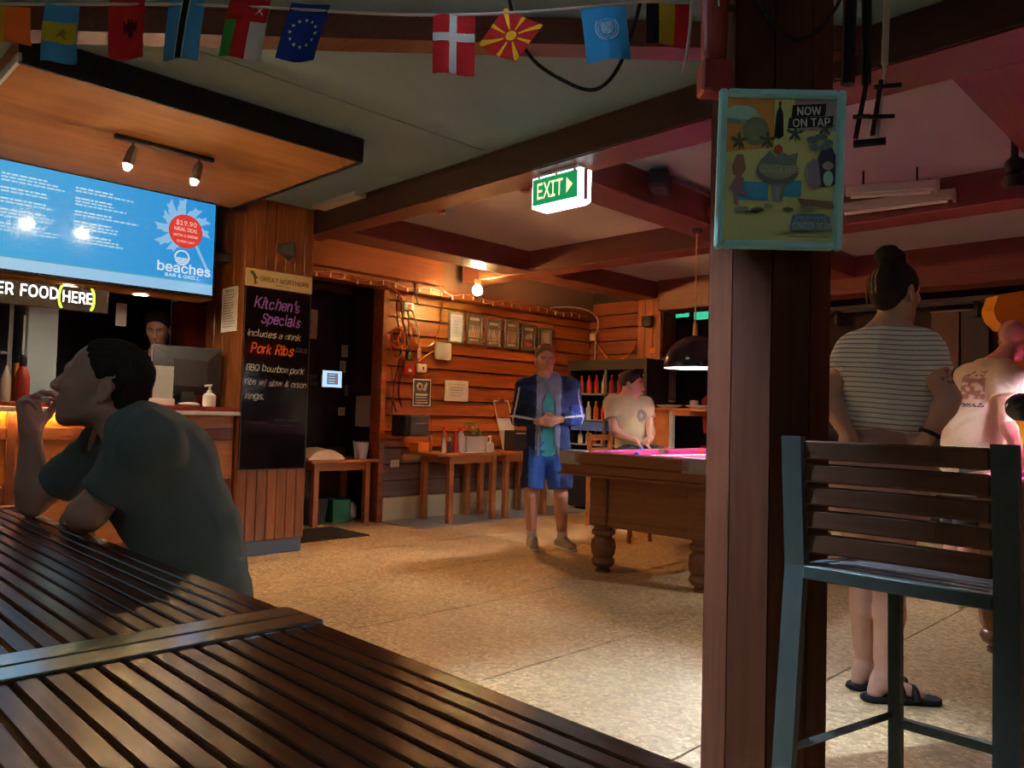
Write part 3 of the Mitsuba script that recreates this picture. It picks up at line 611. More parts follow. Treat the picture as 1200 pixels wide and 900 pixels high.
for i, h in enumerate((.022, .014, .014, .014)): P.rect(.035, .115 - i * .028, .20, .115 - i * .028 + h, (0.55, 0.52, 0.46) if i == 0 else (0.35, 0.33, 0.30), up=(i == 0))
put_print('artwork', P, po)
nt = thing('wall_notice', 'white landscape notice on the board wall above the table', 'paper')
add('sheet', on_wall(5.66, 6.01, 1.285, 1.52, .005, 0), 'paper', nt)
P = Print((5.66, YF - .0055, 1.285), EX, EZ, .0004, -EY)
for i in range(5): P.rect(.05 + .01 * i, .185 - i * .032, .30 - .015 * i, .193 - i * .032, (0.45, 0.42, 0.40), up=(i == 0))
put_print('lines', P, nt)
sb = thing('speaker_box', 'black and grey box speaker on a bracket against the board wall', 'speaker')
add('cabinet', bx(4.90, 5.20, 6.42, 6.66, .90, 1.12, .012), 'black', sb)
add('grille', bx(4.955, 5.195, 6.405, 6.42, .905, 1.115, .004), 'dark_grey', sb)
add('trim_strip', bx(5.02, 5.16, 6.402, 6.4055, 1.03, 1.04), 'mid_grey', sb)
add('bracket', cat_([bx(5.02, 5.08, 6.66, YF - .002, .97, 1.03), bx(5.0, 5.10, YF - .012, YF, .92, 1.08)]), 'dark_grey', sb)
obx = thing('orange_box', 'orange box on the left end of the table under the speaker', 'box')
add('body', bx(5.14, 5.32, 6.50, 6.66, .736, .83, .004), 'orange', obx)
# condiments
def shaker(name, lab, x, y, h, r, body, top, grp):
    t = thing(name, lab, 'shaker', grp); z0 = .736
    add('body', lathe([[0, 0], [r, 0], [r * 1.05, .008], [r * .85, h * .72], [0, h * .72]], (x, y, z0), 16), body, t, smooth=35)
    add('lid', lathe([[0, 0], [r * .9, 0], [r * .9, h * .18], [r * .5, h * .28], [0, h * .28]], (x, y, z0 + h * .721), 16), top, t, smooth=35)
shaker('salt_shaker', 'tall slim dark pepper mill at the left of the condiments', 5.24, 6.42, .19, .018, 'amber_glass', 'chrome', 'shakers')
shaker('salt_shaker', 'slim white salt shaker, left of the pair beside the red capped bottle', 5.30, 6.28, .16, .021, 'white', 'chrome', 'shakers')
shaker('salt_shaker', 'glass pepper shaker, right of the pair beside the red capped bottle', 5.37, 6.27, .165, .022, 'dark_grey', 'chrome', 'shakers')
def sauce(x, y, h, r, body, cap, lab):
    t = thing('sauce_bottle', lab, 'bottle', 'sauce bottles'); z0 = .736
    add('bottle', lathe([[0, 0], [r, 0], [r * 1.04, .01], [r, h * .62], [r * .55, h * .80], [r * .5, h * .84], [0, h * .84]], (x, y, z0), 18), body, t, smooth=35)
    add('cap', lathe([[0, 0], [r * .72, 0], [r * .72, h * .09], [r * .35, h * .16], [0, h * .16]], (x, y, z0 + h * .841), 18), cap, t, smooth=35)
sauce(5.475, 6.48, .27, .030, 'amber_glass', 'red', 'brown sauce bottle with red cap, left of the two red caps')
sauce(5.53, 6.36, .22, .030, 'dark_red', 'dark_red', 'dark red sauce bottle between the two red capped bottles')
sauce(5.625, 6.38, .265, .042, 'pale_grey', 'red', 'clear sauce bottle with red cap, right of the two red caps')
cd = thing('planter_caddy', 'small metal caddy with a green herb beside the sauce bottles', 'planter')
add('tub', cat_([bx(5.68, 5.98, 6.33, 6.335, .737, .90), bx(5.68, 5.98, 6.50, 6.505, .737, .90), bx(5.68, 5.685, 6.335, 6.50, .737, .90), bx(5.975, 5.98, 6.335, 6.50, .737, .90), bx(5.685, 5.975, 6.335, 6.50, .737, .76)]), 'batten', cd)
lv = []
rr = random.Random(11)
for i in range(70):
    c = np.array([5.83 + rr.uniform(-.11, .11), 6.42 + rr.uniform(-.06, .06), .90 + rr.uniform(0, .15)])
    m = trimesh.creation.icosphere(0, 1.0); m.apply_scale([.018, .009, .004]); m.apply_transform(trimesh.transformations.euler_matrix(rr.uniform(0, 6), rr.uniform(0, 6), rr.uniform(0, 6))); m.apply_translation(c); lv.append(m)
add('herb', cat_(lv + [rod((5.83, 6.42, .76), (5.83 + .08 * math.cos(k), 6.42 + .05 * math.sin(k), 1.0), .003, 5) for k in range(6)]), 'leaf', cd, kind='stuff')
sd = thing('soap_dispenser', 'clear pump bottle at the right of the condiments', 'bottle')
add('bottle', lathe([[0, 0], [.040, 0], [.042, .09], [.02, .115], [0, .115]], (5.93, 6.24, .736), 18), 'pale_grey', sd, smooth=35)
add('pump', cat_([rod((5.93, 6.24, .851), (5.93, 6.24, .91), .008), rod((5.94, 6.24, .912), (5.89, 6.235, .906), .008)]), 'white', sd)
rp_ = thing('napkin_sheet', 'flat white paper under the condiments', 'paper')
add('sheet', bx(5.52, 5.86, 6.17, 6.29, .736, .739), 'paper', rp_)
mc = thing('menu_clipboard', 'wooden clipboard with a white menu leaning against the board wall', 'clipboard')
Mc = mat((6.40, 6.53, .745), EX, unit((0.02, .22, .60)))
add('board', xf(bx(0, .26, 0, .62, 0, .012, .004), Mc), 'ivory', mc)
add('upper_print', xf(bx(.02, .24, .38, .59, .0125, .0135), Mc), 'amber_glass', mc, label='brown glossy upper half')
add('sheet', xf(bx(.02, .24, .03, .37, .0125, .0135), Mc), 'paper', mc)
add('clip', xf(bx(.09, .17, .585, .63, .012, .022, .004), Mc), 'chrome', mc)
nd = thing('napkin_dispenser', 'black napkin dispenser in front of the clipboard', 'dispenser')
add('body', bx(6.39, 6.62, 6.33, 6.50, .736, .97, .01), 'black', nd)
add('front', bx(6.41, 6.60, 6.322, 6.33, .93, .945), 'mid_grey', nd)
sz = thing('sanitiser_bottle', 'small clear pump bottle beside the napkin dispenser', 'bottle')
add('bottle', lathe([[0, 0], [.038, 0], [.038, .09], [.015, .12], [0, .12]], (6.72, 6.38, .736), 16), 'pale_grey', sz, smooth=35)
add('pump', cat_([rod((6.72, 6.38, .856), (6.72, 6.38, .93), .007), rod((6.73, 6.38, .932), (6.68, 6.37, .926), .008)]), 'white', sz)
pt = thing('side_plate', 'white plate at the edge of the table behind the standing man', 'plate')
add('plate', lathe([[0, 0], [.06, 0], [.11, .018], [.108, .022], [.058, .006], [0, .006]], (6.72, 6.20, .736), 24), 'white', pt, smooth=35)
# ---- cables, boxes, fairy lights
cw = thing('cable_tangle', 'tangle of dark and pale cables hanging down the board wall by the recess', 'cables')
for pts, m in (([(4.98, 6.71, 2.40), (4.97, 6.70, 2.1), (5.02, 6.70, 1.8), (4.96, 6.70, 1.5), (4.99, 6.70, 1.15)], 'black'), ([(5.02, 6.71, 2.36), (5.06, 6.70, 2.05), (5.10, 6.70, 1.85), (5.04, 6.70, 1.55), (5.06, 6.70, 1.2)], 'black'),
               ([(5.18, 6.71, 2.42), (5.15, 6.69, 2.30), (5.24, 6.70, 2.0), (5.26, 6.70, 1.72)], 'rope'), ([(4.90, 6.70, 1.62), (4.93, 6.69, 1.35), (4.92, 6.70, 1.1)], 'dark_grey'),
               ([(5.17, 6.705, 2.10), (5.32, 6.705, 1.86), (5.45, 6.705, 1.90), (5.55, 6.705, 2.1), (5.58, 6.705, 2.36)], 'amber_glass'),
               ([(3.75, 6.59, 2.49), (4.3, 6.585, 2.46), (4.75, 6.585, 2.44), (5.0, 6.59, 2.30)], 'amber_glass'), ([(4.85, 6.59, 2.50), (5.1, 6.585, 2.46), (5.14, 6.585, 2.30), (5.18, 6.6, 2.28)], 'black'),
               ([(5.13, 6.585, 2.50), (5.2, 6.58, 2.53), (5.45, 6.585, 2.50), (5.62, 6.59, 2.44)], 'rope')):
    add('cable', tube(spline(pts, 26), .0065, 6), m, cw)
for c, r in (((4.97, 6.70, 1.93), .085), ((5.04, 6.695, 1.90), .07), ((4.95, 6.69, 1.80), .075)):
    add('coil', tube([(c[0] + r * math.cos(t), c[1] - .004 * i / 6, c[2] + 1.25 * r * math.sin(t)) for i, t in enumerate(np.linspace(0, 4 * math.pi, 44))], .006, 6), 'amber_glass', cw)
jb = thing('junction_box', 'small red and white junction box high on the board wall beside the recess', 'box')
add('box', on_wall(5.05, 5.17, 2.235, 2.315, .04, .006), 'white', jb)
add('cap', bx(5.08, 5.13, YF - .047, YF - .0405, 2.25, 2.295), 'red', jb)
ad = thing('power_adaptor', 'black power adaptor hanging from a cable above the red alarm box', 'adaptor')
add('body', bx(5.09, 5.16, 6.665, 6.70, 1.70, 1.79, .008), 'black', ad)
add('cord', tube([(5.125, 6.68, 1.79), (5.11, 6.69, 2.0), (5.10, 6.70, 2.23)], .005, 6), 'black', ad)
wp = thing('cable_plug', 'white inline plug hanging on a pale cord on the board wall', 'plug')
add('plug', bx(5.24, 5.275, 6.67, 6.70, 1.73, 1.84, .008), 'ivory', wp)
add('cord', tube(spline([(5.257, 6.685, 1.84), (5.24, 6.69, 2.05), (5.15, 6.70, 2.24)], 10), .005, 6), 'rope', wp)
fs = thing('fairy_lights', 'string of small hanging fairy lights along the ledge of the board wall', 'fairy lights')
pts = [(3.45 + i * .155, 6.585, 2.475 + .012 * math.sin(i * 1.7) - .015 * (i % 4 == 2)) for i in range(30)]
add('wire', tube(spline(pts, 120), .003, 5), 'rope', fs)
for i, p in enumerate(pts[1:-1]):
    add('bulb', lathe([[0, 0], [.007, .004], [.008, .02], [.004, .045], [0, .048]], (p[0], p[1], p[2] - .052), 8), 'ivory', fs)
bl = thing('bare_bulb', 'glowing bare bulb under the ceiling in front of the header board', 'light')
add('globe', ball((5.62, 6.18, 2.465), .056, 2), 'white', bl, smooth=True, emit=WALL_BULB)
add('holder', lathe([[0, 0], [.03, 0], [.035, .02], [.035, .06], [0, .06]], (5.62, 6.18, 2.522), 14), 'ivory', bl)
add('stem', rod((5.62, 6.18, 2.58), (5.62, 6.18, 2.82), .007), 'wood_beam', bl)
cn = thing('conduit_cable', 'pale conduit and drooping cable in the corner of the side wall', 'cables')
add('junction', bx(8.12, 8.165, 6.60, 6.68, 2.17, 2.26, .006), 'ivory', cn)
add('conduit', rod((8.15, 6.60, 2.2), (8.15, 6.60, 1.85), .012), 'batten', cn)
add('cable', tube(spline([(8.15, 6.62, 2.21), (8.14, 6.50, 2.05), (8.12, 6.25, 1.88), (8.10, 6.0, 1.97), (7.96, 5.72, 2.30)], 26), .011, 6), 'amber_glass', cn)
add('upper_cable', tube(spline([(8.14, 6.60, 2.22), (8.13, 6.55, 2.42), (8.0, 6.52, 2.50), (7.2, 6.56, 2.49)], 20), .008, 6), 'rope', cn)
tt = thing('tree_light', 'dark small floodlight clamped on the timber post', 'light')
add('body', trimesh.convex.convex_hull(np.vstack([bx(7.90, 7.95, 5.54, 5.68, 2.28, 2.40).vertices, bx(7.95, 7.974, 5.58, 5.64, 2.26, 2.36).vertices])), 'black', tt)

# ------------------------------------------------------------------ bottle fridge in the corner
FX, FY0, FY1 = 7.45, 5.27, 6.46
fg = thing('bottle_fridge', 'dark glass fronted bottle fridge in the corner behind the seated man', 'fridge')
add('cabinet', cat_([bx(FX, 7.90, FY0, FY0 + .04, 0.05, 1.84), bx(FX, 7.90, FY1 - .04, FY1, 0.05, 1.84), bx(7.86, 7.90, FY0 + .04, FY1 - .04, .05, 1.84), bx(FX, 7.86, FY0 + .04, FY1 - .04, 1.72, 1.84), bx(FX, 7.86, FY0 + .04, FY1 - .04, .05, .42)]), 'black', fg)
for z in (.80, 1.10, 1.42): add('shelf', bx(FX + .03, 7.86, FY0 + .041, FY1 - .041, z, z + .02), 'mid_grey', fg)
add('shelf_front', bx(FX + .02, FX + .03, FY0 + .05, FY1 - .05, .98, 1.09), 'blue', fg, label='purple blue shelf front')
for y in (5.30 + .56,): add('door_bar', bx(FX - .012, FX, y - .02, y + .02, .42, 1.72), 'dark_grey', fg)
for i in range(2): add('feet', bx(FX + .1, 7.8, FY0 + .1 + i * .9, FY0 + .2 + i * .9, 0, .05), 'black', fg)
rr = random.Random(6)
for row, z in enumerate((.82, 1.12, 1.44)):
    for k in range(9):
        y = FY0 + .12 + k * .118
        c, l = rr.choice((('red', 'red bottle'), ('amber_glass', 'brown bottle'), ('pale_grey', 'pale bottle'), ('dark_red', 'dark red bottle')))
        if row == 2 and k < 4: c, l = 'dark_red', 'dark red bottle'
        nth = ('rightmost', 'second from right', 'third from right', 'fourth from right', 'middle', 'fourth from left', 'third from left', 'second from left', 'leftmost')[k]
        sh_ = ('lowest', 'middle', 'top')[row]
        t = thing('fridge_bottle', f'{l}, {nth} on the {sh_} shelf of the corner fridge', 'bottle', f'bottles on the {sh_} fridge shelf')
        h = .22 if row else .17
        add('glass', lathe([[0, 0], [.032, 0], [.033, h * .6], [.012, h * .82], [.012, h * .95], [0, h * .95]], (FX + .12, y, z), 12), c, t, smooth=35)
        add('cap', lathe([[0, 0], [.014, 0], [.014, h * .06], [0, h * .06]], (FX + .12, y, z + h * .951), 10), 'brass', t)

# ------------------------------------------------------------------ pool tables with lamps
def pool_table(oy, label, group):
    t = thing('pool_table', label, 'pool table', group)
    x0, x1, y0, y1 = 4.45, 6.75, 2.65 + oy, 3.93 + oy
    add('bed', bx(x0 + .13, x1 - .13, y0 + .13, y1 - .13, .80, .852), 'pink_felt', t, label='pink cloth bed')
    for a in ((x0 + .115, x0 + .165, y0 + .22, y1 - .22), (x1 - .165, x1 - .115, y0 + .22, y1 - .22), (x0 + .22, (x0 + x1) / 2 - .07, y0 + .115, y0 + .165), ((x0 + x1) / 2 + .07, x1 - .22, y0 + .115, y0 + .165),
              (x0 + .22, (x0 + x1) / 2 - .07, y1 - .165, y1 - .115), ((x0 + x1) / 2 + .07, x1 - .22, y1 - .165, y1 - .115)):
        add('cushion', bx(*a, .845, .893, .012), 'pink_felt', t, label='pink cushion')
    for a in ((x0, x0 + .114, y0 + .14, y1 - .14), (x1 - .114, x1, y0 + .14, y1 - .14)): add('rail', bx(*a, .80, .890, .012), 'wood_pool', t)
    for a in ((x0 + .14, x1 - .14, y0, y0 + .114), (x0 + .14, x1 - .14, y1 - .114, y1)): add('rail', bx(*a, .80, .890, .012), 'wood_pool', t)
    for cx in (x0, x1):
        for cy in (y0, y1):
            sx, sy = (1 if cx == x0 else -1), (1 if cy == y0 else -1)
            base = Polygon([(0, 0), (.21, 0), (.21, .10), (.17, .115), (.115, .17), (.10, .21), (0, .21)]).buffer(-.008).buffer(.008)
            m = extr(base, .10); m.apply_scale([sx, sy, 1]); 
            if sx * sy < 0: m.invert()
            m.apply_translation((cx, cy, .796)); add('corner_cap', m, 'mid_grey', t, label='dull metal corner pocket cap')
            add('pocket', trimesh.creation.cylinder(.05, .11, sections=14, transform=trimesh.transformations.translation_matrix((cx + sx * .16, cy + sy * .16, .785))), 'black', t)
    for a in ((x0 + .015, x1 - .015, y0 + .015, y0 + .04), (x0 + .015, x1 - .015, y1 - .04, y1 - .015), (x0 + .015, x0 + .04, y0 + .041, y1 - .041), (x1 - .04, x1 - .015, y0 + .041, y1 - .041)):
        add('apron', bx(*a, .735, .80, .004), 'wood_pool', t)
    for a in ((x0 - .005, x0 + .05, y0 - .005, y1 + .005), (x1 - .05, x1 + .005, y0 - .005, y1 + .005)): add('moulding', bx(*a, .715, .735, .006), 'wood_pool', t)
    for a in ((x0 + .051, x1 - .051, y0 - .005, y0 + .05), (x0 + .051, x1 - .051, y1 - .05, y1 + .005)): add('moulding', bx(*a, .715, .735, .006), 'wood_pool', t)
    bx0, bx1, by0, by1 = x0 + .15, x1 - .15, y0 + .10, y1 - .18
    add('cabinet', bx(bx0 + .02, bx1 - .02, by0 + .02, by1 - .02, .38, .715), 'wood_pool', t)
    for X in (bx0, bx1 - .16):
        for Y in (by0, by1 - .16):
            add('corner_post', bx(X, X + .16, Y, Y + .16, .345, .715, .008), 'wood_pool', t)
            add('leg', lathe([[0, 0], [.055, 0], [.055, .02], [.04, .028], [.075, .05], [.088, .075], [.082, .10], [.070, .112], [.086, .135], [.094, .19], [.088, .235], [.066, .258], [.066, .268], [.088, .282], [.088, .31], [.07, .322], [.07, .345], [0, .345]], (X + .08, Y + .08, 0), 28), 'wood_pool', t, smooth=40)
    for X, s in ((bx0 + .01, 1), (bx1 - .03, 1)):
        add('panel_rail', bx(X, X + .02, by0 + .162, by1 - .162, .345, .40, .004), 'wood_pool', t)
    for Y in (by0 + .01, by1 - .03):
        add('panel_rail', bx(bx0 + .162, bx1 - .162, Y, Y + .02, .345, .40, .004), 'wood_pool', t)
    return t
pool_table(0, 'dark timber pool table with pink cloth beside the standing man', 'pool tables')
pool_table(-2.58, 'dark timber pool table with pink cloth behind the bar stool', 'pool tables')
def pendant(x, y, label, zr=1.54):
    t = thing('pendant_lamp', label, 'lamp')
    n = 14; R = .235
    out = [[R * math.cos(a), .25 * math.sin(a)] for a in np.linspace(0, math.pi / 2 - .12, n)]
    inn = [[(R - .008) * math.cos(a), .242 * math.sin(a)] for a in np.linspace(math.pi / 2 - .12, 0, n)]
    add('shade', lathe(out + [[.0, .252]], (x, y, zr), 36), 'black_gloss', t, smooth=40)
    add('reflector', lathe([[0, .244]] + inn, (x, y, zr), 36), 'white', t, smooth=40, label='white inside of the shade')
    add('bulb', ball((x, y, zr + .055), .062, 2), 'white', t, smooth=True, emit=[6 * v for v in POOL_LAMP])
    add('neck', lathe([[0, 0], [.02, 0], [.016, .09], [.008, .11], [0, .11]], (x, y, zr + .25), 14), 'brass', t)
    add('cord', rod((x, y, zr + .36), (x, y, Z_BEAM - .03), .006, 6), 'brass', t)
    add('ceiling_rose', lathe([[0, 0], [.04, 0], [.05, .03], [0, .03]], (x, y, Z_BEAM - .03), 16), 'black', t)
pendant(5.20, 3.24, 'black dome pool table lamp with a glowing white underside, left of the pillar')
pendant(6.15, 3.24, 'black dome pool table lamp hidden behind the pillar over the nearer table')
pendant(5.25, .82, 'black dome pool table lamp over the table behind the bar stool, nearer one', 1.54)
pendant(6.20, .82, 'black dome pool table lamp over the table behind the bar stool, farther one', 1.54)
for x, y, c, l in ((5.93, 3.62, 'red', 'red pool ball'), (6.02, 3.50, 'ivory', 'white cue ball'), (6.08, 3.42, 'yellow', 'yellow pool ball'), (5.30, .62, 'red', 'red pool ball'), (5.75, .45, 'yellow', 'yellow pool ball')):
    b = add('pool_ball', ball((x, y, .852 + .0265), .0265, 2), c, smooth=True)
    tag(b, l + (' on the pink cloth of the nearer table' if y > 2 else ' on the pink cloth of the table behind the stool'), 'ball', 'pool balls')
cue = thing('pool_cue', 'pale pool cue lying on the pink cloth of the nearer table', 'cue')
add('shaft', tube([(4.86, 3.55, .861), (5.75, 3.40, .8625)], [.006, .0095], 8), 'ivory', cue); add('butt', tube([(5.75, 3.40, .8625), (6.30, 3.307, .866)], [.0096, .0135], 8), 'wood_pool', cue)
for x, y, l in ((5.35, 3.75 + .02, 'chalk cube on the far rail of the nearer pool table'), (4.50, 3.20, 'chalk cube on the near rail of the nearer pool table')):
    c = add('chalk_cube', bx(x, x + .025, y + .05, y + .075, .891, .915, .002), 'blue'); tag(c, 'blue ' + l, 'chalk')

# ------------------------------------------------------------------ exit sign
ex = thing('exit_sign', 'lit green and white EXIT sign hanging under the long beam', 'sign')
add('mount', bx(3.41, 3.49, 2.93, 3.24, 2.585, 2.608), 'mid_grey', ex)
prof = Polygon([(2.895, 2.40), (2.93, 2.385), (3.24, 2.385), (3.275, 2.40), (3.275, 2.585), (2.895, 2.585)])
add('body', xf(extr(prof, .035), mat((3.405, 0, 0), EY, EZ, EX)), 'white', ex, emit=[0.70, 0.82, 0.86])
add('body', xf(extr(prof, .03), mat((3.475, 0, 0), EY, EZ, EX)), 'white', ex, emit=[0.70, 0.82, 0.86])
add('core', bx(3.441, 3.474, 2.90, 3.27, 2.41, 2.584), 'dark_red', ex)
for i in range(3): add('clip', bx(3.400, 3.4045, 2.93 + i * .14, 2.945 + i * .14, 2.565, 2.59), 'pale_grey', ex)
P = Print((3.4035, 3.268, 2.415), -EY, EZ, .0005, -EX)
P.rect(0, 0, .352, .158, (0.004, 0.17, 0.055))
P.text('EXIT', .028, .035, .094, (0.55, 0.60, 0.38), width=.205)
P.poly(Polygon([(.268, .032), (.268, .130), (.318, .081)]), (0.55, 0.60, 0.38))
m_, c_ = P.build(); add('face', m_, 'print', ex, color=c_, emit={'type': 'mesh_attribute', 'name': 'vertex_color', 'scale': EXIT_GAIN}, label='green face with EXIT and an arrow')

# ------------------------------------------------------------------ bar stool
st = thing('bar_stool', 'tall bar stool with steel frame and dark slatted timber back at the right', 'stool')
SXB, SXF = 2.10, 2.55
def post(y0, y1, bot, z1=1.112):
    v = np.array([[SXB + dx - (.06 if z == 0 else 0) + (-.03 if z > 1 else 0), y + (bot if z == 0 else 0), z] for z in (0, .76, z1) for dx in (0, .032) for y in (y0, y1)])
    a = trimesh.convex.convex_hull(v[:8]); b = trimesh.convex.convex_hull(v[4:]); return cat_([a, b])
add('rear_post', post(.955, 1.010, .012), 'stool_steel', st); add('rear_post', post(.447, .502, -.012), 'stool_steel', st)
for i, (z0, z1) in enumerate(((1.050, 1.102), (.988, 1.040), (.926, .978), (.862, .915), (.795, .850))):
    dx = -.028 * (z0 - .76) / .34
    m = bx(0, .018, .505, .952, z0, z1, .005).subdivide().subdivide().subdivide(); v = m.vertices.copy()
    v[:, 0] += SXB + .007 + dx + .014 * (1 - ((v[:, 1] - .736) / .216) ** 2); m.vertices = v
    add('back_slat', m, 'wood_stool', st)
add('seat_rail', bx(SXB - .005, SXB + .03, .503, .955, .725, .762, .003), 'stool_steel', st)
add('seat_rail', bx(SXF - .015, SXF + .02, .515, .895, .725, .762, .003), 'stool_steel', st)
for a, b in ((.962, .880), (.505, .530)): add('seat_rail', trimesh.convex.convex_hull(np.array([[X, Y + d, Z] for X, Y in ((SXB + .031, a), (SXF - .016, b)) for d in (-.014, .014) for Z in (.725, .762)])), 'stool_steel', st)
for i in range(8):
    x = SXB + .040 + i * .0485; add('seat_slat', bx(x, x + .040, .522 + .025 * i / 8, .944 - .078 * (i + .8) / 8, .745, .762, .003), 'dark_grey', st)
for y0 in (.52, .856):
    v = np.array([[SXF - .012 + (.02 if z == 0 else 0) + dx, y + (0), z] for z in (0, .724) for dx in (0, .034) for y in (y0, y0 + .034)])
    add('front_leg', trimesh.convex.convex_hull(v), 'stool_steel', st)
add('foot_rail', bx(SXF + .0, SXF + .030, .555, .855, .235, .262, .003), 'stool_steel', st)
for a, b in (((SXB - .02, .975), (SXF - .012, .880)), ((SXB - .02, .497), (SXF - .012, .530))): add('side_rail', tube([(a[0], a[1], .27), (b[0], b[1], .27)], .012, 4), 'stool_steel', st)

# ------------------------------------------------------------------ the slatted tables in the foreground
def slat_table(y0, y1, label):
    t = thing('slatted_table', label, 'table')
    ZT, x = .81, .688
    widths = [.035] + [.0268] * 27
    for i, w in enumerate(widths):
        jit = (i * 37 % 5 - 2) * .0003
        add('slat', bx(x - w, x, y0 + .056, y1 - .056, ZT - .022 + jit, ZT + jit, .0022), 'wood_slat', t); x -= w + .0058
    xl = x + .0058
    for ya, yb in ((y0, y0 + .054), (y1 - .054, y1)): add('end_bar', bx(xl, .694, ya, yb, ZT - .030, ZT + .004, .002), 'steel', t)
    for yy in (y0 + .40, (y0 + y1) / 2, y1 - .42): add('cross_bar', bx(xl + .01, .65, yy, yy + .05, ZT - .052, ZT - .0235), 'stool_steel', t)
    for X in (xl + .03, .60):
        for Y in (y0 + .07, y1 - .13): add('leg', bx(X, X + .055, Y, Y + .055, 0, ZT - .0235), 'stool_steel', t)
    for X in (xl + .035, .615): add('side_bar', bx(X, X + .03, y0 + .13, y1 - .135, ZT - .085, ZT - .053), 'stool_steel', t)
slat_table(-.42, 1.160, 'near dark slatted timber table with a steel end bar in the foreground')
slat_table(1.166, 2.95, 'far dark slatted timber table that the seated smoker leans on')

# ------------------------------------------------------------------ flags on a line under the patio ceiling
fd = np.array([.7071, -.7071, 0.0])                                   # along the line, left to right
F0 = np.array([1.874, 1.874, 0.0])
def on_line(s, z): return F0 + fd * s + np.array([0, 0, z])
ln = thing('bunting_line', 'pale cord that carries the row of flags under the patio ceiling', 'cord')
add('cord', tube(spline([on_line(-2.6, 2.60), on_line(-1.73, 2.515), on_line(-1.0, 2.530), on_line(-.4, 2.515), on_line(.1, 2.545), on_line(.52, 2.60)], 60), .005, 6), 'rope', ln)
add('knot_tail', tube(spline([on_line(.58, 2.62), on_line(.575, 2.45), on_line(.555, 2.33)], 10), .006, 6), 'rope', ln)
RED, WHT, BLK, YEL, SKY, GRN, NAV = (0.40, 0.018, 0.02), (0.46, 0.44, 0.40), (0.008, 0.008, 0.010), (0.42, 0.30, 0.02), (0.05, 0.22, 0.42), (0.03, 0.22, 0.05), (0.012, 0.035, 0.20)
def flag(name, label, s, ztop, w, h, shear, rot, draw, back, bend=.012):
    """One paper flag hung by its upper edge, w x h metres, its foot swung sideways by shear."""
    t = thing('flag', label, 'flag', 'flags on the line')
    o = on_line(s, ztop)
    P = Print((0, 0, 0), EX, EZ, .0012, -EY); draw(P, w, h)
    m, c = P.build(); S = trimesh.Trimesh(m.vertices, m.faces, process=False, vertex_attributes={'c': c})
    v, f = m.vertices, m.faces; col = c
    for _ in range(5):
        e = trimesh.remesh.subdivide(v, f, vertex_attributes={'c': col}); v, f, col = e[0], e[1], e[2]['c']
        if np.linalg.norm(v[f[:, 0]] - v[f[:, 1]], axis=1).max() < .03 or len(f) > 9000: break
    def warp(v):
        x, y, z = v[:, 0], v[:, 1], v[:, 2]
        k = -z / h
        X = x + shear * k; Z = z; D = bend * np.sin(x / w * 5.0 + s * 9) * (.3 + k) + y + .02 * k * k
        c, q = math.cos(rot), math.sin(rot); X, Z = c * X - q * Z, q * X + c * Z
        return o + X[:, None] * fd + Z[:, None] * EZ + D[:, None] * np.array([.7071, .7071, 0])
    add('front', trimesh.Trimesh(warp(v), f, process=False), 'cloth', t, color=col)
    b = trimesh.creation.box((w, .0012, h)); 
    for _ in range(4): b = b.subdivide()
    bv = b.vertices + (w / 2, .0022, -h / 2)
    add('sheet', trimesh.Trimesh(warp(bv), b.faces, process=False), 'cloth', t, color=np.tile(np.asarray(back, float), (len(bv), 1)))
    return t
def d_side(P, w, h): P.rect(0, -h, w, 0, (0.70, 0.12, 0.02)); P.rect(0, -h, w * .35, 0, (0.6, 0.28, 0.02))
def d_bahama(P, w, h):
    P.rect(0, -h, w, 0, SKY); P.rect(0, -.68 * h, w, -.33 * h, YEL)
    P.poly(Polygon([(w * .40, -h * .44), (w * .48, -h * .50), (w * .56, -h * .42), (w * .68, -h * .50), (w * .60, -h * .52), (w * .66, -h * .62), (w * .50, -h * .56), (w * .38, -h * .60), (w * .46, -h * .52)]), (0.22, 0.16, 0.03))
def d_albania(P, w, h):
    P.rect(0, -h, w, 0, RED); c = (w * .60, -h * .50)
    eagle = [(0, .10), (.05, .16), (.10, .13), (.06, .10), (.14, .06), (.20, .14), (.22, 0), (.20, -.10), (.12, -.04), (.08, -.10), (.10, -.18), (.03, -.13), (0, -.24)]
    pts = [(c[0] + x * w, c[1] + y * h) for x, y in eagle] + [(c[0] - x * w, c[1] + y * h) for x, y in eagle[::-1]]
    P.poly(Polygon(pts).buffer(0), (0.06, 0.012, 0.012))
def d_botswana(P, w, h): P.rect(0, -h, w, 0, SKY); P.rect(w * .38, -h, w * .64, 0, WHT); P.rect(w * .42, -h, w * .60, 0, BLK)
def d_oman(P, w, h):
    P.rect(0, -h, w, 0, WHT); P.rect(0, -h, w * .42, -.38 * h, GRN); P.rect(w * .28, -h, w * .60, 0, RED); P.rect(0, -.38 * h, w, 0, RED, up=False)
    P.poly(LineString([(w * .70, -.13 * h), (w * .85, -.25 * h)]).buffer(w * .015).union(LineString([(w * .85, -.13 * h), (w * .70, -.25 * h)]).buffer(w * .015)), (0.75, 0.5, 0.45))
def d_eu(P, w, h):
    P.rect(0, -h, w, 0, NAV)
    for k in range(12):
        a = math.radians(30 * k); c = (w * .5 + w * .33 * math.cos(a), -h * .52 + w * .33 * math.sin(a)); r = w * .055
        P.poly(Polygon([(c[0] + (r if i % 2 == 0 else r * .42) * math.sin(i * math.pi / 5), c[1] + (r if i % 2 == 0 else r * .42) * math.cos(i * math.pi / 5)) for i in range(10)]), (0.72, 0.66, 0.30), up=(k == 0))
def d_denmark(P, w, h): P.rect(0, -h, w, 0, RED); P.rect(w * .40, -h, w * .57, 0, WHT); P.rect(0, -h * .47, w, -h * .33, WHT, up=False)
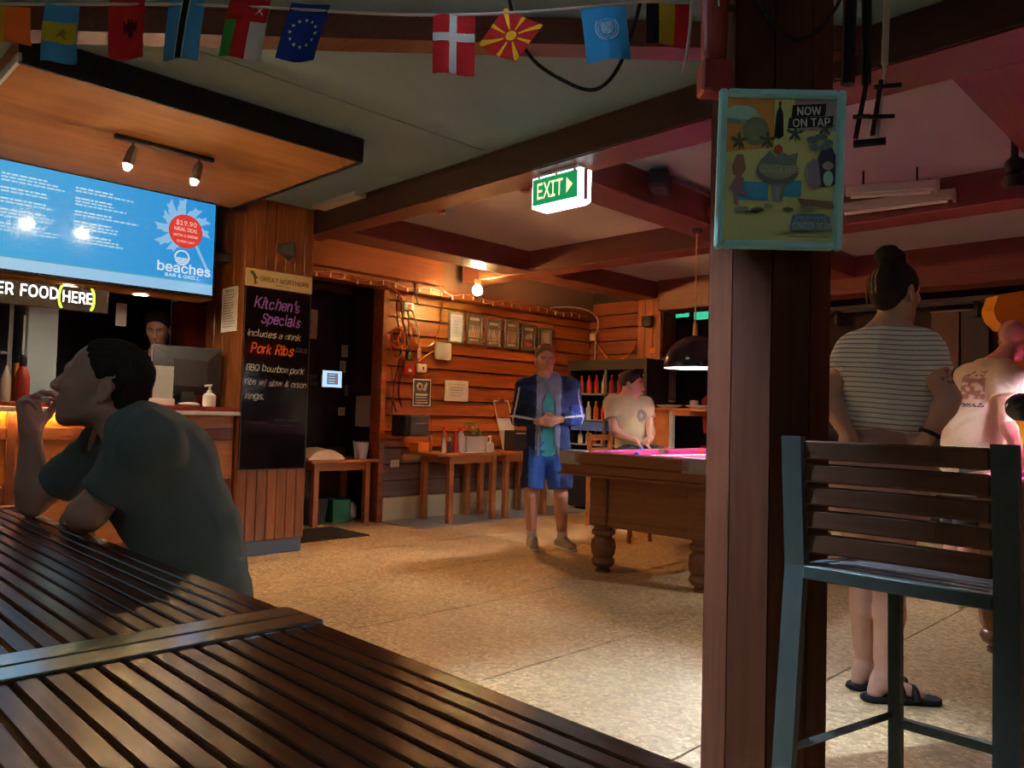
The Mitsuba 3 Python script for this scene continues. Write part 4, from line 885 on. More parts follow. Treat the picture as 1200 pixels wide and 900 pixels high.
def d_macedonia(P, w, h):
    P.rect(0, -h, w, 0, RED); c = (w * .5, -h * .5); Y = (0.72, 0.36, 0.02)
    for k in range(8):
        a = math.pi / 4 * k; L = h if k % 2 else h * .9
        P.poly(Polygon([(c[0], c[1]), (c[0] + L * math.cos(a - .10), c[1] + L * math.sin(a - .10)), (c[0] + L * math.cos(a + .10), c[1] + L * math.sin(a + .10))]).intersection(sbox(0, -h, w, 0)), Y, up=(k == 0))
    P.poly(Point(c).buffer(w * .16, 10), RED); P.poly(Point(c).buffer(w * .12, 10), Y)
def d_un(P, w, h):
    P.rect(0, -h, w, 0, (0.05, 0.36, 0.72)); c = (w * .52, -h * .42); r = w * .21; PA = (0.42, 0.62, 0.80)
    for q in (1.0, .66, .33): P.poly(Point(c).buffer(r * q, 16).difference(Point(c).buffer(r * q - w * .018, 16)), PA, up=(q == 1.0))
    for k in range(4):
        a = math.pi / 4 * k; P.poly(LineString([(c[0] - r * math.cos(a), c[1] - r * math.sin(a)), (c[0] + r * math.cos(a), c[1] + r * math.sin(a))]).buffer(w * .007), PA, up=False)
    for k, q in enumerate(((-.4, .3), (.3, .4), (.2, -.4), (-.3, -.2))): P.poly(Point(c[0] + q[0] * r, c[1] + q[1] * r).buffer(r * .28, 6), PA, up=(k == 0))
    for sx in (-1, 1): P.poly(LineString([(c[0] + sx * r * 1.22 * math.sin(t), c[1] - r * 1.22 * math.cos(t)) for t in np.linspace(.15, 2.3, 10)]).buffer(w * .018), PA, up=False)
def d_belgium(P, w, h): P.rect(0, -h, w, 0, BLK); P.rect(w * .28, -h, w * .64, 0, YEL); P.rect(w * .64, -h, w, 0, RED, up=False)
q = 2.65 / 920
def fpx(px): return (px - 600) * q
flag('f', 'orange and red flag cut by the left picture edge on the line', fpx(-28), 2.505, 40 * q, .118, -.01, 0, d_side, (0.6, 0.2, 0.03))
flag('f', 'blue flag with a yellow middle band and dark emblem, second from left on the line', fpx(31), 2.520, 40 * q, .195, -.014, .0, d_bahama, SKY)
flag('f', 'red flag with a black two headed eagle on the line', fpx(107), 2.545, 43 * q, .200, -.004, .0, d_albania, RED)
flag('f', 'light blue flag with a white edged black stripe on the line', fpx(178), 2.548, 43 * q, .203, -.028, .0, d_botswana, SKY)
flag('f', 'red, white and green flag with a white crest on the line', fpx(252), 2.555, 48 * q, .200, -.036, -.02, d_oman, WHT)
flag('f', 'dark blue flag with a ring of yellow stars on the line', fpx(325), 2.545, 46 * q, .190, -.048, -.03, d_eu, NAV)
flag('f', 'red flag with a pale cross in the middle of the line', fpx(494), 2.520, 50 * q, .202, -.004, .03, d_denmark, RED)
flag('f', 'twisted red flag with yellow sun rays on the line', fpx(580), 2.548, 50 * q, .150, -.030, -.42, d_macedonia, RED)
flag('f', 'sky blue flag with a pale globe emblem on the line', fpx(670), 2.552, 53 * q, .178, .012, .10, d_un, (0.05, 0.36, 0.72))
flag('f', 'black, yellow and red flag near the pillar on the line', fpx(748), 2.575, 54 * q, .135, .0, .03, d_belgium, RED)
dc = thing('drooping_cable', 'black cable drooping under the patio ceiling among the flags', 'cable')
def at_line(px, py, d=2.75): return fw0 * d + rt0 * (px - 600) / 920 * d + EZ * (EYE + (478 + (px - 600) * .027 - py) / 920 * d)
add('cable', tube(spline([at_line(575, -60), at_line(590, 5), at_line(612, 52), at_line(655, 82), at_line(690, 91), at_line(712, 72), at_line(728, 35), at_line(740, -10), at_line(744, -60)], 50), .0068, 7), 'black', dc)
# brown ceiling batten above the flags
c_ = fw0 * 3.25
M_ = mat(c_, fd, EZ, [.7071, .7071, 0])
m_ = trimesh.creation.box((4.3, .11, .12)); m_.apply_translation((-.40, 2.742, 0)); m_.apply_transform(M_)
struct('trim', m_, 'wood_beam', label='brown ceiling batten above the row of flags')

# ------------------------------------------------------------------ framed poster on the pillar
ul = unit(np.array([2.132, .883, 0]) - np.array([1.966, 1.167, 0])); ul = unit((.690, -.724, 0))
nn = unit(np.cross(ul, EZ))                                           # towards the viewer
PO = np.array([1.972, 1.172, 1.640]) ; PWD, PHT = .360, .462
up_ = unit(EZ + ul * .018)
fr = thing('framed_poster', 'beer poster on the pillar in a silver frame coloured teal for reflected light', 'poster')
def pbox(x0, x1, y0, y1, d0, d1, b=0): return xf(bx(x0, x1, y0, y1, d0, d1, b), mat(PO, ul, up_, nn))
fwid = .024
for a in ((0, fwid, 0, PHT), (PWD - fwid, PWD, 0, PHT), (fwid, PWD - fwid, 0, fwid), (fwid, PWD - fwid, PHT - fwid, PHT)): add('frame_bar', pbox(*a, -.012, .012, .006), 'teal_glare_and_ribbon', fr)  # silver bars, the teal light they reflect is put into their colour
add('backing', pbox(.01, PWD - .01, .01, PHT - .01, -.014, -.006), 'dark_grey', fr)
P = Print(PO - nn * .0055 + ul * fwid + up_ * fwid, ul, up_, .0004, nn)
w, h = PWD - 2 * fwid, PHT - 2 * fwid
def R(x0, y0, x1, y1, c, up=True): P.rect(x0 * w, y0 * h, x1 * w, y1 * h, c, up)
def G(pts, c, up=True): P.poly(Polygon([(x * w, y * h) for x, y in pts]).buffer(0), c, up)
def E_(x, y, rx, ry, c, up=True): P.poly(affinity.scale(Point(x * w, y * h).buffer(1, 10), rx * w, ry * h), c, up)
SAND, OCH, INK, MINT, SEA = (0.70, 0.74, 0.33), (0.70, 0.35, 0.08), (0.02, 0.025, 0.03), (0.48, 0.82, 0.74), (0.08, 0.42, 0.68)
R(0, 0, 1, 1, SAND); G([(0, .62), (.44, .66), (.44, 1), (0, 1)], OCH); R(.62, .78, 1, 1, (0.42, 0.34, 0.36), False)
E_(.13, .90, .15, .05, MINT); E_(.22, .86, .10, .05, MINT, False); E_(.10, .84, .10, .02, (0.18, 0.34, 0.32), False)
E_(.27, .77, .12, .10, (0.22, 0.28, 0.18)); G([(.15, .70), (.40, .72), (.36, .80), (.22, .82)], (0.30, 0.34, 0.22), False)
R(.13, .285, .40, .415, SEA); R(.52, .315, .70, .43, SEA, False)
for k, (x, y) in enumerate(((.12, .70), (.38, .71), (.63, .76), (.90, .80))):                 # little palms
    for a in range(5): P.poly(affinity.rotate(Polygon([(0, -.004), (.022, -.010), (.036, -.004), (.024, .004), (0, .004)]), a * 72 + 20, origin=(0, 0)).buffer(0) if False else affinity.translate(affinity.rotate(Polygon([(0, -.003), (.018, -.006), (.028, -.002), (.018, .004), (0, .003)]), a * 72 + 20, origin=(0, 0)), x * w, y * h), (0.08, 0.13, 0.09), up=(k == 0 and a == 0))
    G([(x - .006, y), (x + .006, y), (x + .012, y - .06), (x, y - .06)], (0.10, 0.09, 0.05), False)
G([(.44, .74), (.455, .90), (.485, .955), (.515, .90), (.525, .74), (.485, .715)], INK); E_(.485, .965, .012, .016, (0.06, 0.05, 0.05), False)
G([(.59, .865), (.90, .885), (.905, 1.0 - .03), (.60, .955)], INK); G([(.56, .79), (.97, .815), (.975, .885), (.57, .865)], INK, False)
P.text('NOW', .635 * w, .885 * h, .023, (0.66, 0.70, 0.64), width=.22 * w, rot=.05); P.text('ON TAP', .60 * w, .802 * h, .023, (0.66, 0.70, 0.64), width=.34 * w, rot=.05)
E_(.48, .49, .19, .10, (0.15, 0.19, 0.17)); E_(.48, .51, .165, .075, (0.34, 0.38, 0.30)); E_(.48, .64, .04, .035, (0.55, 0.10, 0.06)); G([(.31, .55), (.40, .63), (.46, .58), (.50, .63), (.58, .60), (.66, .62), (.64, .52)], (0.20, 0.28, 0.25))
P.text('GINGER BEER', .305 * w, .478 * h, .020, (0.55, 0.58, 0.44), width=.37 * w)
G([(.42, .40), (.55, .40), (.53, .28), (.44, .28)], (0.24, 0.32, 0.32)); G([(.46, .38), (.51, .38), (.50, .27), (.47, .27)], (0.38, 0.46, 0.42))
G([(.06, .52), (.10, .60), (.16, .60), (.19, .50), (.14, .44), (.07, .46)], (0.38, 0.20, 0.12)); G([(.04, .36), (.10, .45), (.17, .44), (.16, .36), (.22, .30), (.12, .33), (.13, .24), (.09, .25), (.08, .33)], (0.36, 0.18, 0.24))
G([(.74, .54), (.80, .58), (.86, .55), (.88, .42), (.82, .36), (.76, .40)], (0.32, 0.28, 0.36)); G([(.84, .58), (.88, .66), (.96, .66), (1.0, .60), (1.0, .40), (.88, .38)], (0.05, 0.06, 0.11)); E_(.93, .53, .05, .03, (0.40, 0.36, 0.34)); E_(.935, .44, .045, .055, MINT)
for k, (x, y, r) in enumerate(((.78, .71, .05), (.86, .73, .06), (.93, .69, .04), (.80, .66, .045), (.89, .66, .05))): E_(x, y, r, .022, (0.14, 0.22, 0.24), up=(k == 0))
for k, (x, y, r) in enumerate(((.16, .22, .07), (.30, .215, .06), (.40, .24, .04), (.58, .22, .05), (.76, .235, .07))): E_(x, y, r, .016, (0.16, 0.17, 0.11) if k % 2 else (0.28, 0.36, 0.30), up=(k == 0))
G([(.14, .20), (.34, .215), (.30, .19)], INK); G([(.66, .30), (.98, .28), (1.0, .24), (.70, .25)], (0.26, 0.18, 0.10), False)
G([(.60, .11), (.62, .18), (.70, .195), (.90, .195), (.96, .17), (.98, .08), (.60, .07)], (0.10, 0.24, 0.36)); G([(.63, .125), (.65, .17), (.92, .175), (.93, .13)], (0.26, 0.40, 0.44))
P.text('GINGER BEER', .615 * w, .082 * h, .018, (0.48, 0.58, 0.58), width=.35 * w); P.text('ALCOHOLIC', .66 * w, .138 * h, .010, (0.05, 0.12, 0.2), width=.25 * w)
R(.58, .028, .95, .034, (0.2, 0.22, 0.12))
put_print('artwork', P, fr, 'gloss_print')
# ------------------------------------------------------------------ things at the top of the pillar
pc_ = np.array([PX, PY, 0.0]); lf = -fd
rl = thing('red_hanging_light', 'red tubular wall lamp with a square base high on the left of the pillar', 'lamp')
a = fw0 * 2.30 - rt0 * (-.575)
add('tube', tube([a + EZ * 2.215, a + EZ * 2.24, a + EZ * 2.5, a + EZ * 2.72], [.030, .038, .042, .042], 16), 'dark_red', rl)
add('block', xf(bx(-.042, .046, -.04, .04, 2.115, 2.212, .008), mat(a, rt0, fw0)), 'dark_red', rl)
b = a + fw0 * .02 + rt0 * .03
add('bracket', rod(b + EZ * 2.4, (PX - .13, PY + .02, 2.4), .010), 'dark_grey', rl)
gs = thing('teal_streamer', 'thin teal streamer hanging beside the red lamp at the top of the pillar', 'streamer')
a2 = fw0 * 2.25 + rt0 * (.555)
add('ribbon', tube(spline([a2 + EZ * 2.78 , a2 + EZ * 2.55 + rt0 * .01, a2 + EZ * 2.36 + rt0 * .02], 12), [.014] * 6 + [.010] * 4 + [.003] * 2, 6), 'teal_glare_and_ribbon', gs)
gt = thing('glass_tube', 'thin green glass tube hanging in front of the pillar top', 'ornament')
a3 = fw0 * 2.2 + rt0 * .715
add('tube', rod(a3 + EZ * 2.36 + rt0 * .02, a3 + EZ * 2.78, .010), 'green', gt)
lc = thing('looped_cable', 'dark cable looped across the front of the pillar above the poster', 'cable')
add('cable', tube(spline([fw0 * 2.22 + rt0 * .66 + EZ * 2.62, fw0 * 2.21 + rt0 * .70 + EZ * 2.32, fw0 * 2.21 + rt0 * .79 + EZ * 2.245, fw0 * 2.21 + rt0 * .88 + EZ * 2.31, fw0 * 2.22 + rt0 * .92 + EZ * 2.60], 26), .006, 6), 'black', lc)
hr = thing('hanging_rack', 'dark hanging rack with pegs and a pale rail beside the pillar top', 'rack')
def rk(px, py, d=2.55): return fw0 * d + rt0 * (px - 600) / 920 * d + EZ * (EYE + (478 + (px - 600) * .027 - py) / 920 * d)
for a, b, r, m in (((1000, 150), (1012, 85), .008, 'black'), ((1012, 85), (1012, -30), .016, 'black'), ((1020, 146), (1030, 80), .008, 'black'), ((990, 85), (992, -30), .022, 'black')):
    add('bar', rod(rk(*a), rk(*b), r), m, hr)
add('rail', cat_([rod(rk(1026, 150), rk(1034, 60), .006), rod(rk(1034, 60), rk(1036, -30), .011)]), 'rope', hr, label='pale rail')
for a, b in (((1022, 88), (1054, 85)), ((1015, 124), (1046, 123)), ((998, 157), (1036, 153)), ((998, 124), (1016, 123))): add('peg', rod(rk(*a), rk(*b, 2.5), .007 if a[1] != 157 else .012), 'black', hr)
add('ceiling_plate', xf(bx(.97, 1.24, 2.50, 2.62, 2.79, 2.80), mat((0, 0, 0), rt0, fw0)), 'black', hr)
for bar_, px in ((0, 1012), (1, 992), (2, 1036)): add('hanger', rod(rk(px, -30), [*rk(px, -30)[:2], 2.79], .009), 'black', hr)
# ------------------------------------------------------------------ under the pool room ceiling
for i, (a, b, m, lab) in enumerate((((5.18, 2.10, 2.66), (5.40, 1.62, 2.66), 'pale_grey', 'pinkish fluorescent fitting beside the cross beam, upper one'), ((5.58, 2.30, 2.66), (5.68, 1.60, 2.66), 'batten', 'grey fluorescent fitting on the edge of the cross beam, lower one'))):
    t = thing('ceiling_fitting', lab, 'light')
    d = unit(np.subtract(b, a)); M = mat(a, d, np.cross(EZ, d), EZ); L = np.linalg.norm(np.subtract(b, a))
    add('housing', xf(bx(0, L, -.035, .035, 0, .06, .006), M), m, t); add('tube', xf(rod((.03, 0, -.012), (L - .03, 0, -.012), .012), M), 'white', t)
    add('end_cap', xf(bx(L, L + .02, -.038, .038, -.02, .062, .004), M), 'rope', t)
    for k in (.2, .8): add('hanger', xf(rod((L * k, 0, .06), (L * k, 0, 2.815 - a[2]), .006), M), 'black', t)
pj = thing('projector', 'dark ceiling spotlight fitting above the exit sign', 'light')
add('body', xf(bx(-.16, .10, -.07, .07, 2.66, 2.78, .02), rotz(.5, (0, 0, 0)) @ np.eye(4)).apply_translation((4.35, 3.0, 0)), 'black', pj)
add('arm', rod((4.35, 3.0, 2.78), (4.35, 3.0, 2.82), .02), 'black', pj); add('rail', bx(4.46, 5.6, 2.98, 3.01, 2.77, 2.80), 'dark_grey', pj)
rs = thing('smoke_alarm', 'small red box on the beam near the pool lamp', 'alarm')
add('box', bx(5.10, 5.18, 3.03, 3.095, 2.66, 2.74, .008), 'red', rs)
for i, (x, y) in enumerate(((3.62, 4.40), (3.62, 3.55))):
    t = thing('beam_knob', ('dark small round fitting on the long beam, farther one', 'dark small round fitting on the long beam nearer the exit sign')[i], 'fitting')
    add('knob', lathe([[0, 0], [.03, .004], [.03, .05], [0, .055]], (x, y, 2.60), 14), 'dark_red', t); add('arm', rod((3.58, y, 2.63), (x, y, 2.63), .01), 'dark_grey', t)
dh = thing('wall_fan', 'dark round fan head under the beam at the right edge', 'fan')
k = fw0 * 4.2 + rt0 * 2.69
add('motor', ball((k[0], k[1], 2.57), .05), 'black', dh, smooth=True); add('stem', rod((k[0], k[1], 2.60), (k[0], k[1], Z_COFFER), .018), 'black', dh); add('cage', lathe([[0, -.12], [.05, -.12], [.06, -.06], [.05, -.05], [0, -.05]], (k[0], k[1], 2.57), 16), 'black', dh)

# ------------------------------------------------------------------ the dark bay behind the pool tables
bt_ = thing('bar_leaner', 'timber leaning bar with white plates beyond the seated man', 'counter')
add('top', bx(7.45, 8.05, 4.40, 5.26, 1.24, 1.275, .005), 'wood_table', bt_); add('panel', bx(7.50, 7.54, 4.98, 5.24, 0, 1.24), 'wood_table', bt_); add('leg', bx(7.48, 7.53, 4.93, 4.975, 0, 1.24), 'pale_grey', bt_, label='white metal leg'); add('leg', bx(7.50, 7.55, 4.42, 4.47, 0, 1.24), 'pale_grey', bt_, label='white metal leg'); add('bracket', bx(7.47, 7.9, 4.70, 4.92, 1.19, 1.24), 'wood_table', bt_)
for x, y, l in ((7.66, 5.10, 'left white plate on the leaning bar'), (7.70, 4.74, 'right white plate on the leaning bar')):
    t = thing('plate', l, 'plate'); add('plate', lathe([[0, 0], [.07, 0], [.15, .03], [.147, .035], [.066, .008], [0, .008]], (x, y, 1.275), 24), 'white', t, smooth=35)
jr = thing('glass_jar', 'small pale jar behind the plates on the leaning bar', 'jar'); add('jar', lathe([[0, 0], [.05, 0], [.05, .09], [.04, .10], [0, .10]], (7.95, 4.95, 1.275), 14), 'pale_grey', jr)
rc = thing('red_chair', 'red moulded chair back behind the leaning bar', 'chair')
m = xf(extr(Polygon([(0, 0), (.50, 0), (.52, .30), (.44, .42), (.08, .46), (-.02, .36)]).buffer(.03, 6), .03), mat((8.22, 4.95, 1.02), unit((.35, -.93, 0)), EZ, unit((-.93, -.35, 0))))
add('back', m, 'red', rc); add('seat', xf(bx(-.22, .22, -.22, .22, .80, .84, .01), rotz(-.36)).apply_translation((8.52, 4.85, 0)), 'red', rc)
for sx in (-1, 1):
    for sy in (-1, 1): add('leg', rod((8.52 + sx * .17, 4.85 + sy * .17, .80), (8.52 + sx * .2, 4.85 + sy * .2, 0), .014), 'chrome', rc)
wp_ = thing('wall_poster', 'dim framed poster on the side of the timber post beside the pool lamp', 'poster')
add('frame', bx(8.005, 8.275, 5.418, 5.431, 1.36, 1.90, .003), 'batten', wp_)
P = Print((8.018, 5.4175, 1.375), EX, EZ, .0005, -EY); P.rect(0, 0, .244, .51, (0.12, 0.06, 0.07)); P.rect(.02, .36, .22, .48, (0.22, 0.13, 0.14)); P.rect(.02, .03, .10, .33, (0.2, 0.14, 0.14)); P.rect(.13, .06, .22, .30, (0.18, 0.11, 0.12), up=False); put_print('artwork', P, wp_)
for i, (x, y0, y1, z0, z1, l) in enumerate(((8.62, 5.48, 5.80, 2.46, 2.66, 'green lit sign panel beyond the timber post, left one'), (8.66, 4.95, 5.42, 2.42, 2.56, 'long green lit panel beyond the timber post, right one'))):
    t = thing('green_sign', l, 'sign'); add('panel', bx(x, x + .03, y0, y1, z0, z1, .004), 'green', t, emit=[0.012, 0.14, 0.075])
    for k in range(3): add('mark', bx(x - .006, x - .001, y0 + .05 + k * .08, y0 + .09 + k * .08, z0 + .04, z1 - .04), 'dark_grey', t)
    add('hanger', rod((x + .015, (y0 + y1) / 2, z1), (x + .015, (y0 + y1) / 2, Z_COFFER), .008), 'black', t)
yc = thing('arcade_canopy', 'yellow moulded plastic canopy on a yellow post behind the shaved head person', 'canopy')
M = mat((7.02, 1.74, 1.96), rt0, EZ, -fw0)
add('canopy', xf(extr(Polygon([(0, .10), (.03, .19), (.25, .235), (.7, .24), (.7, 0), (.22, 0), (.16, -.03), (.08, -.02), (.02, .04)]).buffer(.03, 5), .16), M), 'yellow', yc, smooth=30)
add('post', xf(extr(Polygon([(.13, -1.9), (.33, -1.9), (.33, .0), (.13, .0)]), .12), M).apply_translation((0, 0, -.031)), 'yellow', yc)
add('badge', xf(extr(affinity.scale(Point(.22, .14).buffer(.03, 8), 1.6, .7), .004), M).apply_translation(-fw0 * .161), 'orange', yc)
sh = thing('back_shelf', 'long dim shelf on the dark wall of the far bay', 'shelf')
add('board', bx(9.3, 9.6, .5, 4.4, 2.50, 2.54), 'mid_grey', sh)
for y in (.9, 2.4, 3.9): add('bracket', bx(9.4, 9.6, y, y + .04, 2.34, 2.50), 'dark_grey', sh)
for i, (y0, y1, m, l) in enumerate(((2.62, 2.90, 'alcove_wall', 'brown wall panel in the far bay, left of the grey one'), (2.33, 2.60, 'dark_grey', 'grey wall panel in the far bay beside the woman'))):
    t = thing('wall_panel', l, 'panel'); add('panel', bx(9.55, 9.6, y0, y1, 1.2, 2.42, .004), m, t); add('frame', bx(9.54, 9.549, y0 - .01, y1 + .01, 2.42, 2.44), 'mid_grey', t)

# ------------------------------------------------------------------ lamps of the patio side, real and added, over and behind the camera
def cone_lamp(name, label, p, aim, e, r=.07, m='black'):
    t = thing(name, label, 'light'); p = np.asarray(p, float); d = unit(np.subtract(aim, p))
    add('can', tube([p - d * .12, p - d * .10, p + d * .0], [r * .7, r * 1.1, r * 1.15], 18), m, t)
    add('shroud', cat_([tube([p + d * (.004 + k * .0) , p + d * .006], r * 1.1, 18)]), m, t)
    add('lamp_face', tube([p + d * .008, p + d * .012], r, 18), 'white', t, emit=e)
    q_ = p - d * .12
    add('stem', rod(q_, [q_[0], q_[1], Z_CEIL], .012), m, t)
cone_lamp('patio_spotlight', 'white spotlight under the patio ceiling above the floor by the pillar', (1.55, 1.75, 2.66), (2.25, 1.50, 0), [v * .5 for v in PATIO_SPOT], .05)
sd0 = unit(np.subtract((2.25, 1.50, 0), (1.55, 1.75, 2.66))); sp0 = np.array((1.55, 1.75, 2.66)) + sd0 * .03
scene['patio_spot_beam'] = {'type': 'spot', 'intensity': rgb(PATIO_SPOT), 'cutoff_angle': 27.0, 'beam_width': 3.0, 'to_world': T().look_at(origin=sp0.tolist(), target=(sp0 + sd0).tolist(), up=[0, 1, 0])}
pt_ = thing('tube_light', 'added white tube light under the patio ceiling behind the camera', 'light')
add('housing', bx(-1.5, -.3, -.03, .05, 2.74, 2.80), 'white', pt_); add('tube', rod((-1.45, .01, 2.72), (-.35, .01, 2.72), .018, 12), 'white', pt_, emit=ADDED_TUBE)  # unseen tube added as fill for the foreground
tl = thing('teal_strip_light', 'teal light strip along the patio ceiling at the left of the camera', 'light')
add('strip', bx(-1.6, -1.56, .4, 2.6, 2.70, 2.74), 'white', tl, emit=TEAL_STRIP); add('channel', bx(-1.62, -1.54, .38, 2.62, 2.745, 2.80), 'mid_grey', tl)
rl2 = thing('ceiling_lamp', 'added round white ceiling lamp over the patio to the right of the camera', 'light')
add('base', lathe([[0, 0], [.20, 0], [.20, .04], [0, .04]], (2.35, -.75, 2.76), 24), 'white', rl2); add('diffuser', lathe([[0, -.05], [.12, -.045], [.185, -.001], [0, -.001]], (2.35, -.75, 2.758), 24), 'white', rl2, emit=ADDED_ROUND_LAMP)  # unseen lamp added to brighten the stool and the standing woman
rst = thing('red_strip_light', 'red light strip on the wall at the far right of the pool room', 'light')
add('strip', bx(5.0, 8.0, -3.46, -3.43, 2.3, 2.36), 'white', rst, emit=RED_STRIP); add('channel', bx(5.0, 8.0, -3.499, -3.462, 2.29, 2.37), 'mid_grey', rst)

# ------------------------------------------------------------------ people: smooth bodies from blended round cones, meshed by surface nets
class Blob:
    def __init__(s): s.ops = []
    def _op(s, fn, lo, hi, k, op): s.ops.append((fn, np.asarray(lo, float), np.asarray(hi, float), k, op))
    def cone(s, a, b, ra, rb, k=.02, flat=None, op='u', cap=None):
        a, b = np.asarray(a, float), np.asarray(b, float); ba = b - a; L2 = float(ba @ ba) + 1e-12; r = max(ra, rb)
        def fn(p):
            q = [p[i] - a[i] for i in range(3)]
            if flat is not None:
                n, f = flat; d = sum(q[i] * n[i] for i in range(3)) * (1 / f - 1); q = [q[i] + d * n[i] for i in range(3)]
            t = np.clip(sum(q[i] * ba[i] for i in range(3)) / L2, 0, 1)
            d = np.sqrt(sum((q[i] - t * ba[i]) ** 2 for i in range(3))) - (ra + (rb - ra) * t)
            if cap: # flat end at b
                u = ba / math.sqrt(L2); d = np.maximum(d, sum((p[i] - b[i]) * u[i] for i in range(3)))
            return d
        s._op(fn, np.minimum(a, b) - r - .02, np.maximum(a, b) + r + .02, k, op); return s
    def ell(s, c, r, R=None, k=.02, op='u'):
        c, r = np.asarray(c, float), np.asarray(r, float); R = np.eye(3) if R is None else R
        def fn(p):
            q = [p[i] - c[i] for i in range(3)]
            l = [sum(q[i] * R[i, j] for i in range(3)) for j in range(3)]
            k0 = np.sqrt(sum((l[j] / r[j]) ** 2 for j in range(3))) + 1e-9; k1 = np.sqrt(sum((l[j] / r[j] ** 2) ** 2 for j in range(3))) + 1e-9
            return k0 * (k0 - 1) / k1
        e = np.sqrt((R ** 2) @ (r ** 2)); s._op(fn, c - e - .015, c + e + .015, k, op); return s
    def cut(s, pt, n, k=.006, lo=None, hi=None):
        pt, n = np.asarray(pt, float), unit(n)
        s._op(lambda p: sum((p[i] - pt[i]) * n[i] for i in range(3)), lo if lo is not None else [-99] * 3, hi if hi is not None else [99] * 3, k, 'i'); return s
    def mesh(s, h):
        lo = np.min([o[1] for o in s.ops if o[4] == 'u'], 0) - 2 * h; hi = np.max([o[2] for o in s.ops if o[4] == 'u'], 0) + 2 * h
        n = np.ceil((hi - lo) / h).astype(int) + 1
        ax = [(lo[i] + h * np.arange(n[i])).astype(np.float32) for i in range(3)]
        v = np.full(n, .5, np.float32)
        for fn, a, b, k, op in s.ops:
            m = k if op != 'i' else 0
            i0 = np.clip(np.floor((a - m - lo) / h).astype(int), 0, n); i1 = np.clip(np.ceil((b + m - lo) / h).astype(int) + 1, 0, n)
            if np.any(i1 <= i0): continue
            sl = tuple(slice(i0[i], i1[i]) for i in range(3))
            p = [ax[0][sl[0]][:, None, None], ax[1][sl[1]][None, :, None], ax[2][sl[2]][None, None, :]]
            d = fn(p).astype(np.float32); w = v[sl]
            if op == 'u': e = np.maximum(k - np.abs(w - d), 0) / k; v[sl] = np.minimum(w, d) - e * e * k * .25
            elif op == 's': d = -d; e = np.maximum(k - np.abs(w - d), 0) / k; v[sl] = np.maximum(w, d) + e * e * k * .25
            else: e = np.maximum(k - np.abs(w - d), 0) / k; v[sl] = np.maximum(w, d) + e * e * k * .25
        return nets(v, lo, h)
def nets(v, lo, h):
    s = v < 0; nx, ny, nz = v.shape
    c = np.zeros((nx - 1, ny - 1, nz - 1), np.int8)
    C = [(i, j, k) for i in (0, 1) for j in (0, 1) for k in (0, 1)]
    for i, j, k in C: c += s[i:nx - 1 + i, j:ny - 1 + j, k:nz - 1 + k]
    cells = np.argwhere((c > 0) & (c < 8)); idx = np.full(c.shape, -1, np.int32); idx[tuple(cells.T)] = np.arange(len(cells))
    acc = np.zeros((len(cells), 3)); num = np.zeros(len(cells))
    val = {q: v[tuple((cells + q).T)] for q in C}
    for q in C:
        for a in range(3):
            if q[a]: continue
            r = list(q); r[a] = 1; r = tuple(r)
            va, vb = val[q], val[r]; x = (va < 0) != (vb < 0); t = np.where(x, va / np.where(x, va - vb, 1), 0)
            p = np.tile(np.array(q, float), (len(cells), 1)); p[:, a] += t
            acc[x] += p[x]; num[x] += 1
    verts = lo + h * (cells + acc / np.maximum(num, 1)[:, None]); F = []
    for a in range(3):
        b, d = [(1, 2), (2, 0), (0, 1)][a]
        s0 = [slice(None)] * 3; s1 = [slice(None)] * 3; s0[a] = slice(0, -1); s1[a] = slice(1, None)
        e = np.argwhere(s[tuple(s0)] != s[tuple(s1)])
        e = e[(e[:, b] > 0) & (e[:, d] > 0) & (e[:, b] < v.shape[b] - 1) & (e[:, d] < v.shape[d] - 1)]
        B = np.eye(3, dtype=int)[b]; D = np.eye(3, dtype=int)[d]
        q = [idx[tuple((e - m).T)] for m in (0 * B, B, B + D, D)]
        ins = s[tuple(e.T)]
        q = np.stack(q, 1); q = np.where(ins[:, None], q, q[:, ::-1])
        F += [q[:, [0, 1, 2]], q[:, [0, 2, 3]]]
    m = trimesh.Trimesh(verts, np.vstack(F), process=False)
    return m
def smooth_(m, n=6):
    from scipy.sparse import coo_matrix, diags
    f = m.faces; e = np.vstack([f[:, [0, 1]], f[:, [1, 2]], f[:, [2, 0]]]); N = len(m.vertices)
    A = coo_matrix((np.ones(2 * len(e)), (np.r_[e[:, 0], e[:, 1]], np.r_[e[:, 1], e[:, 0]])), (N, N)).tocsr(); A.data[:] = 1.0
    L = diags(1 / np.maximum(np.asarray(A.sum(1)).ravel(), 1)) @ A; v = np.array(m.vertices)
    for k in range(n): v = v + (.5 if k % 2 == 0 else -.52) * (L @ v - v)
    return trimesh.Trimesh(v, f, process=False)
def lerp(a, b, t): return np.asarray(a, float) * (1 - t) + np.asarray(b, float) * t
class Head:
    """The head's own frame: forward f, left l, up u, all sizes scaled by s."""
    def __init__(s, c, f, u, k, kf=1.0): s.kf = kf; s.c = np.asarray(c, float); s.f = unit(f); s.u = unit(np.asarray(u, float) - s.f * (np.asarray(u, float) @ s.f)); s.l = np.cross(s.u, s.f); s.k = k; s.R = np.stack([s.f, s.l, s.u], 1)
    def p(s, f, l, u): return s.c + s.k * (s.f * f * s.kf + s.l * l + s.u * u)
    def ell(s, B, f, l, u, rf, rl, ru, k=.02, op='u'): B.ell(s.p(f, l, u), np.array([rf * s.kf, rl, ru]) * s.k, s.R, k * s.k, op)
    def cone(s, B, a, b, ra, rb, k=.012, op='u'): B.cone(s.p(*a), s.p(*b), ra * s.k, rb * s.k, k * s.k, op=op)
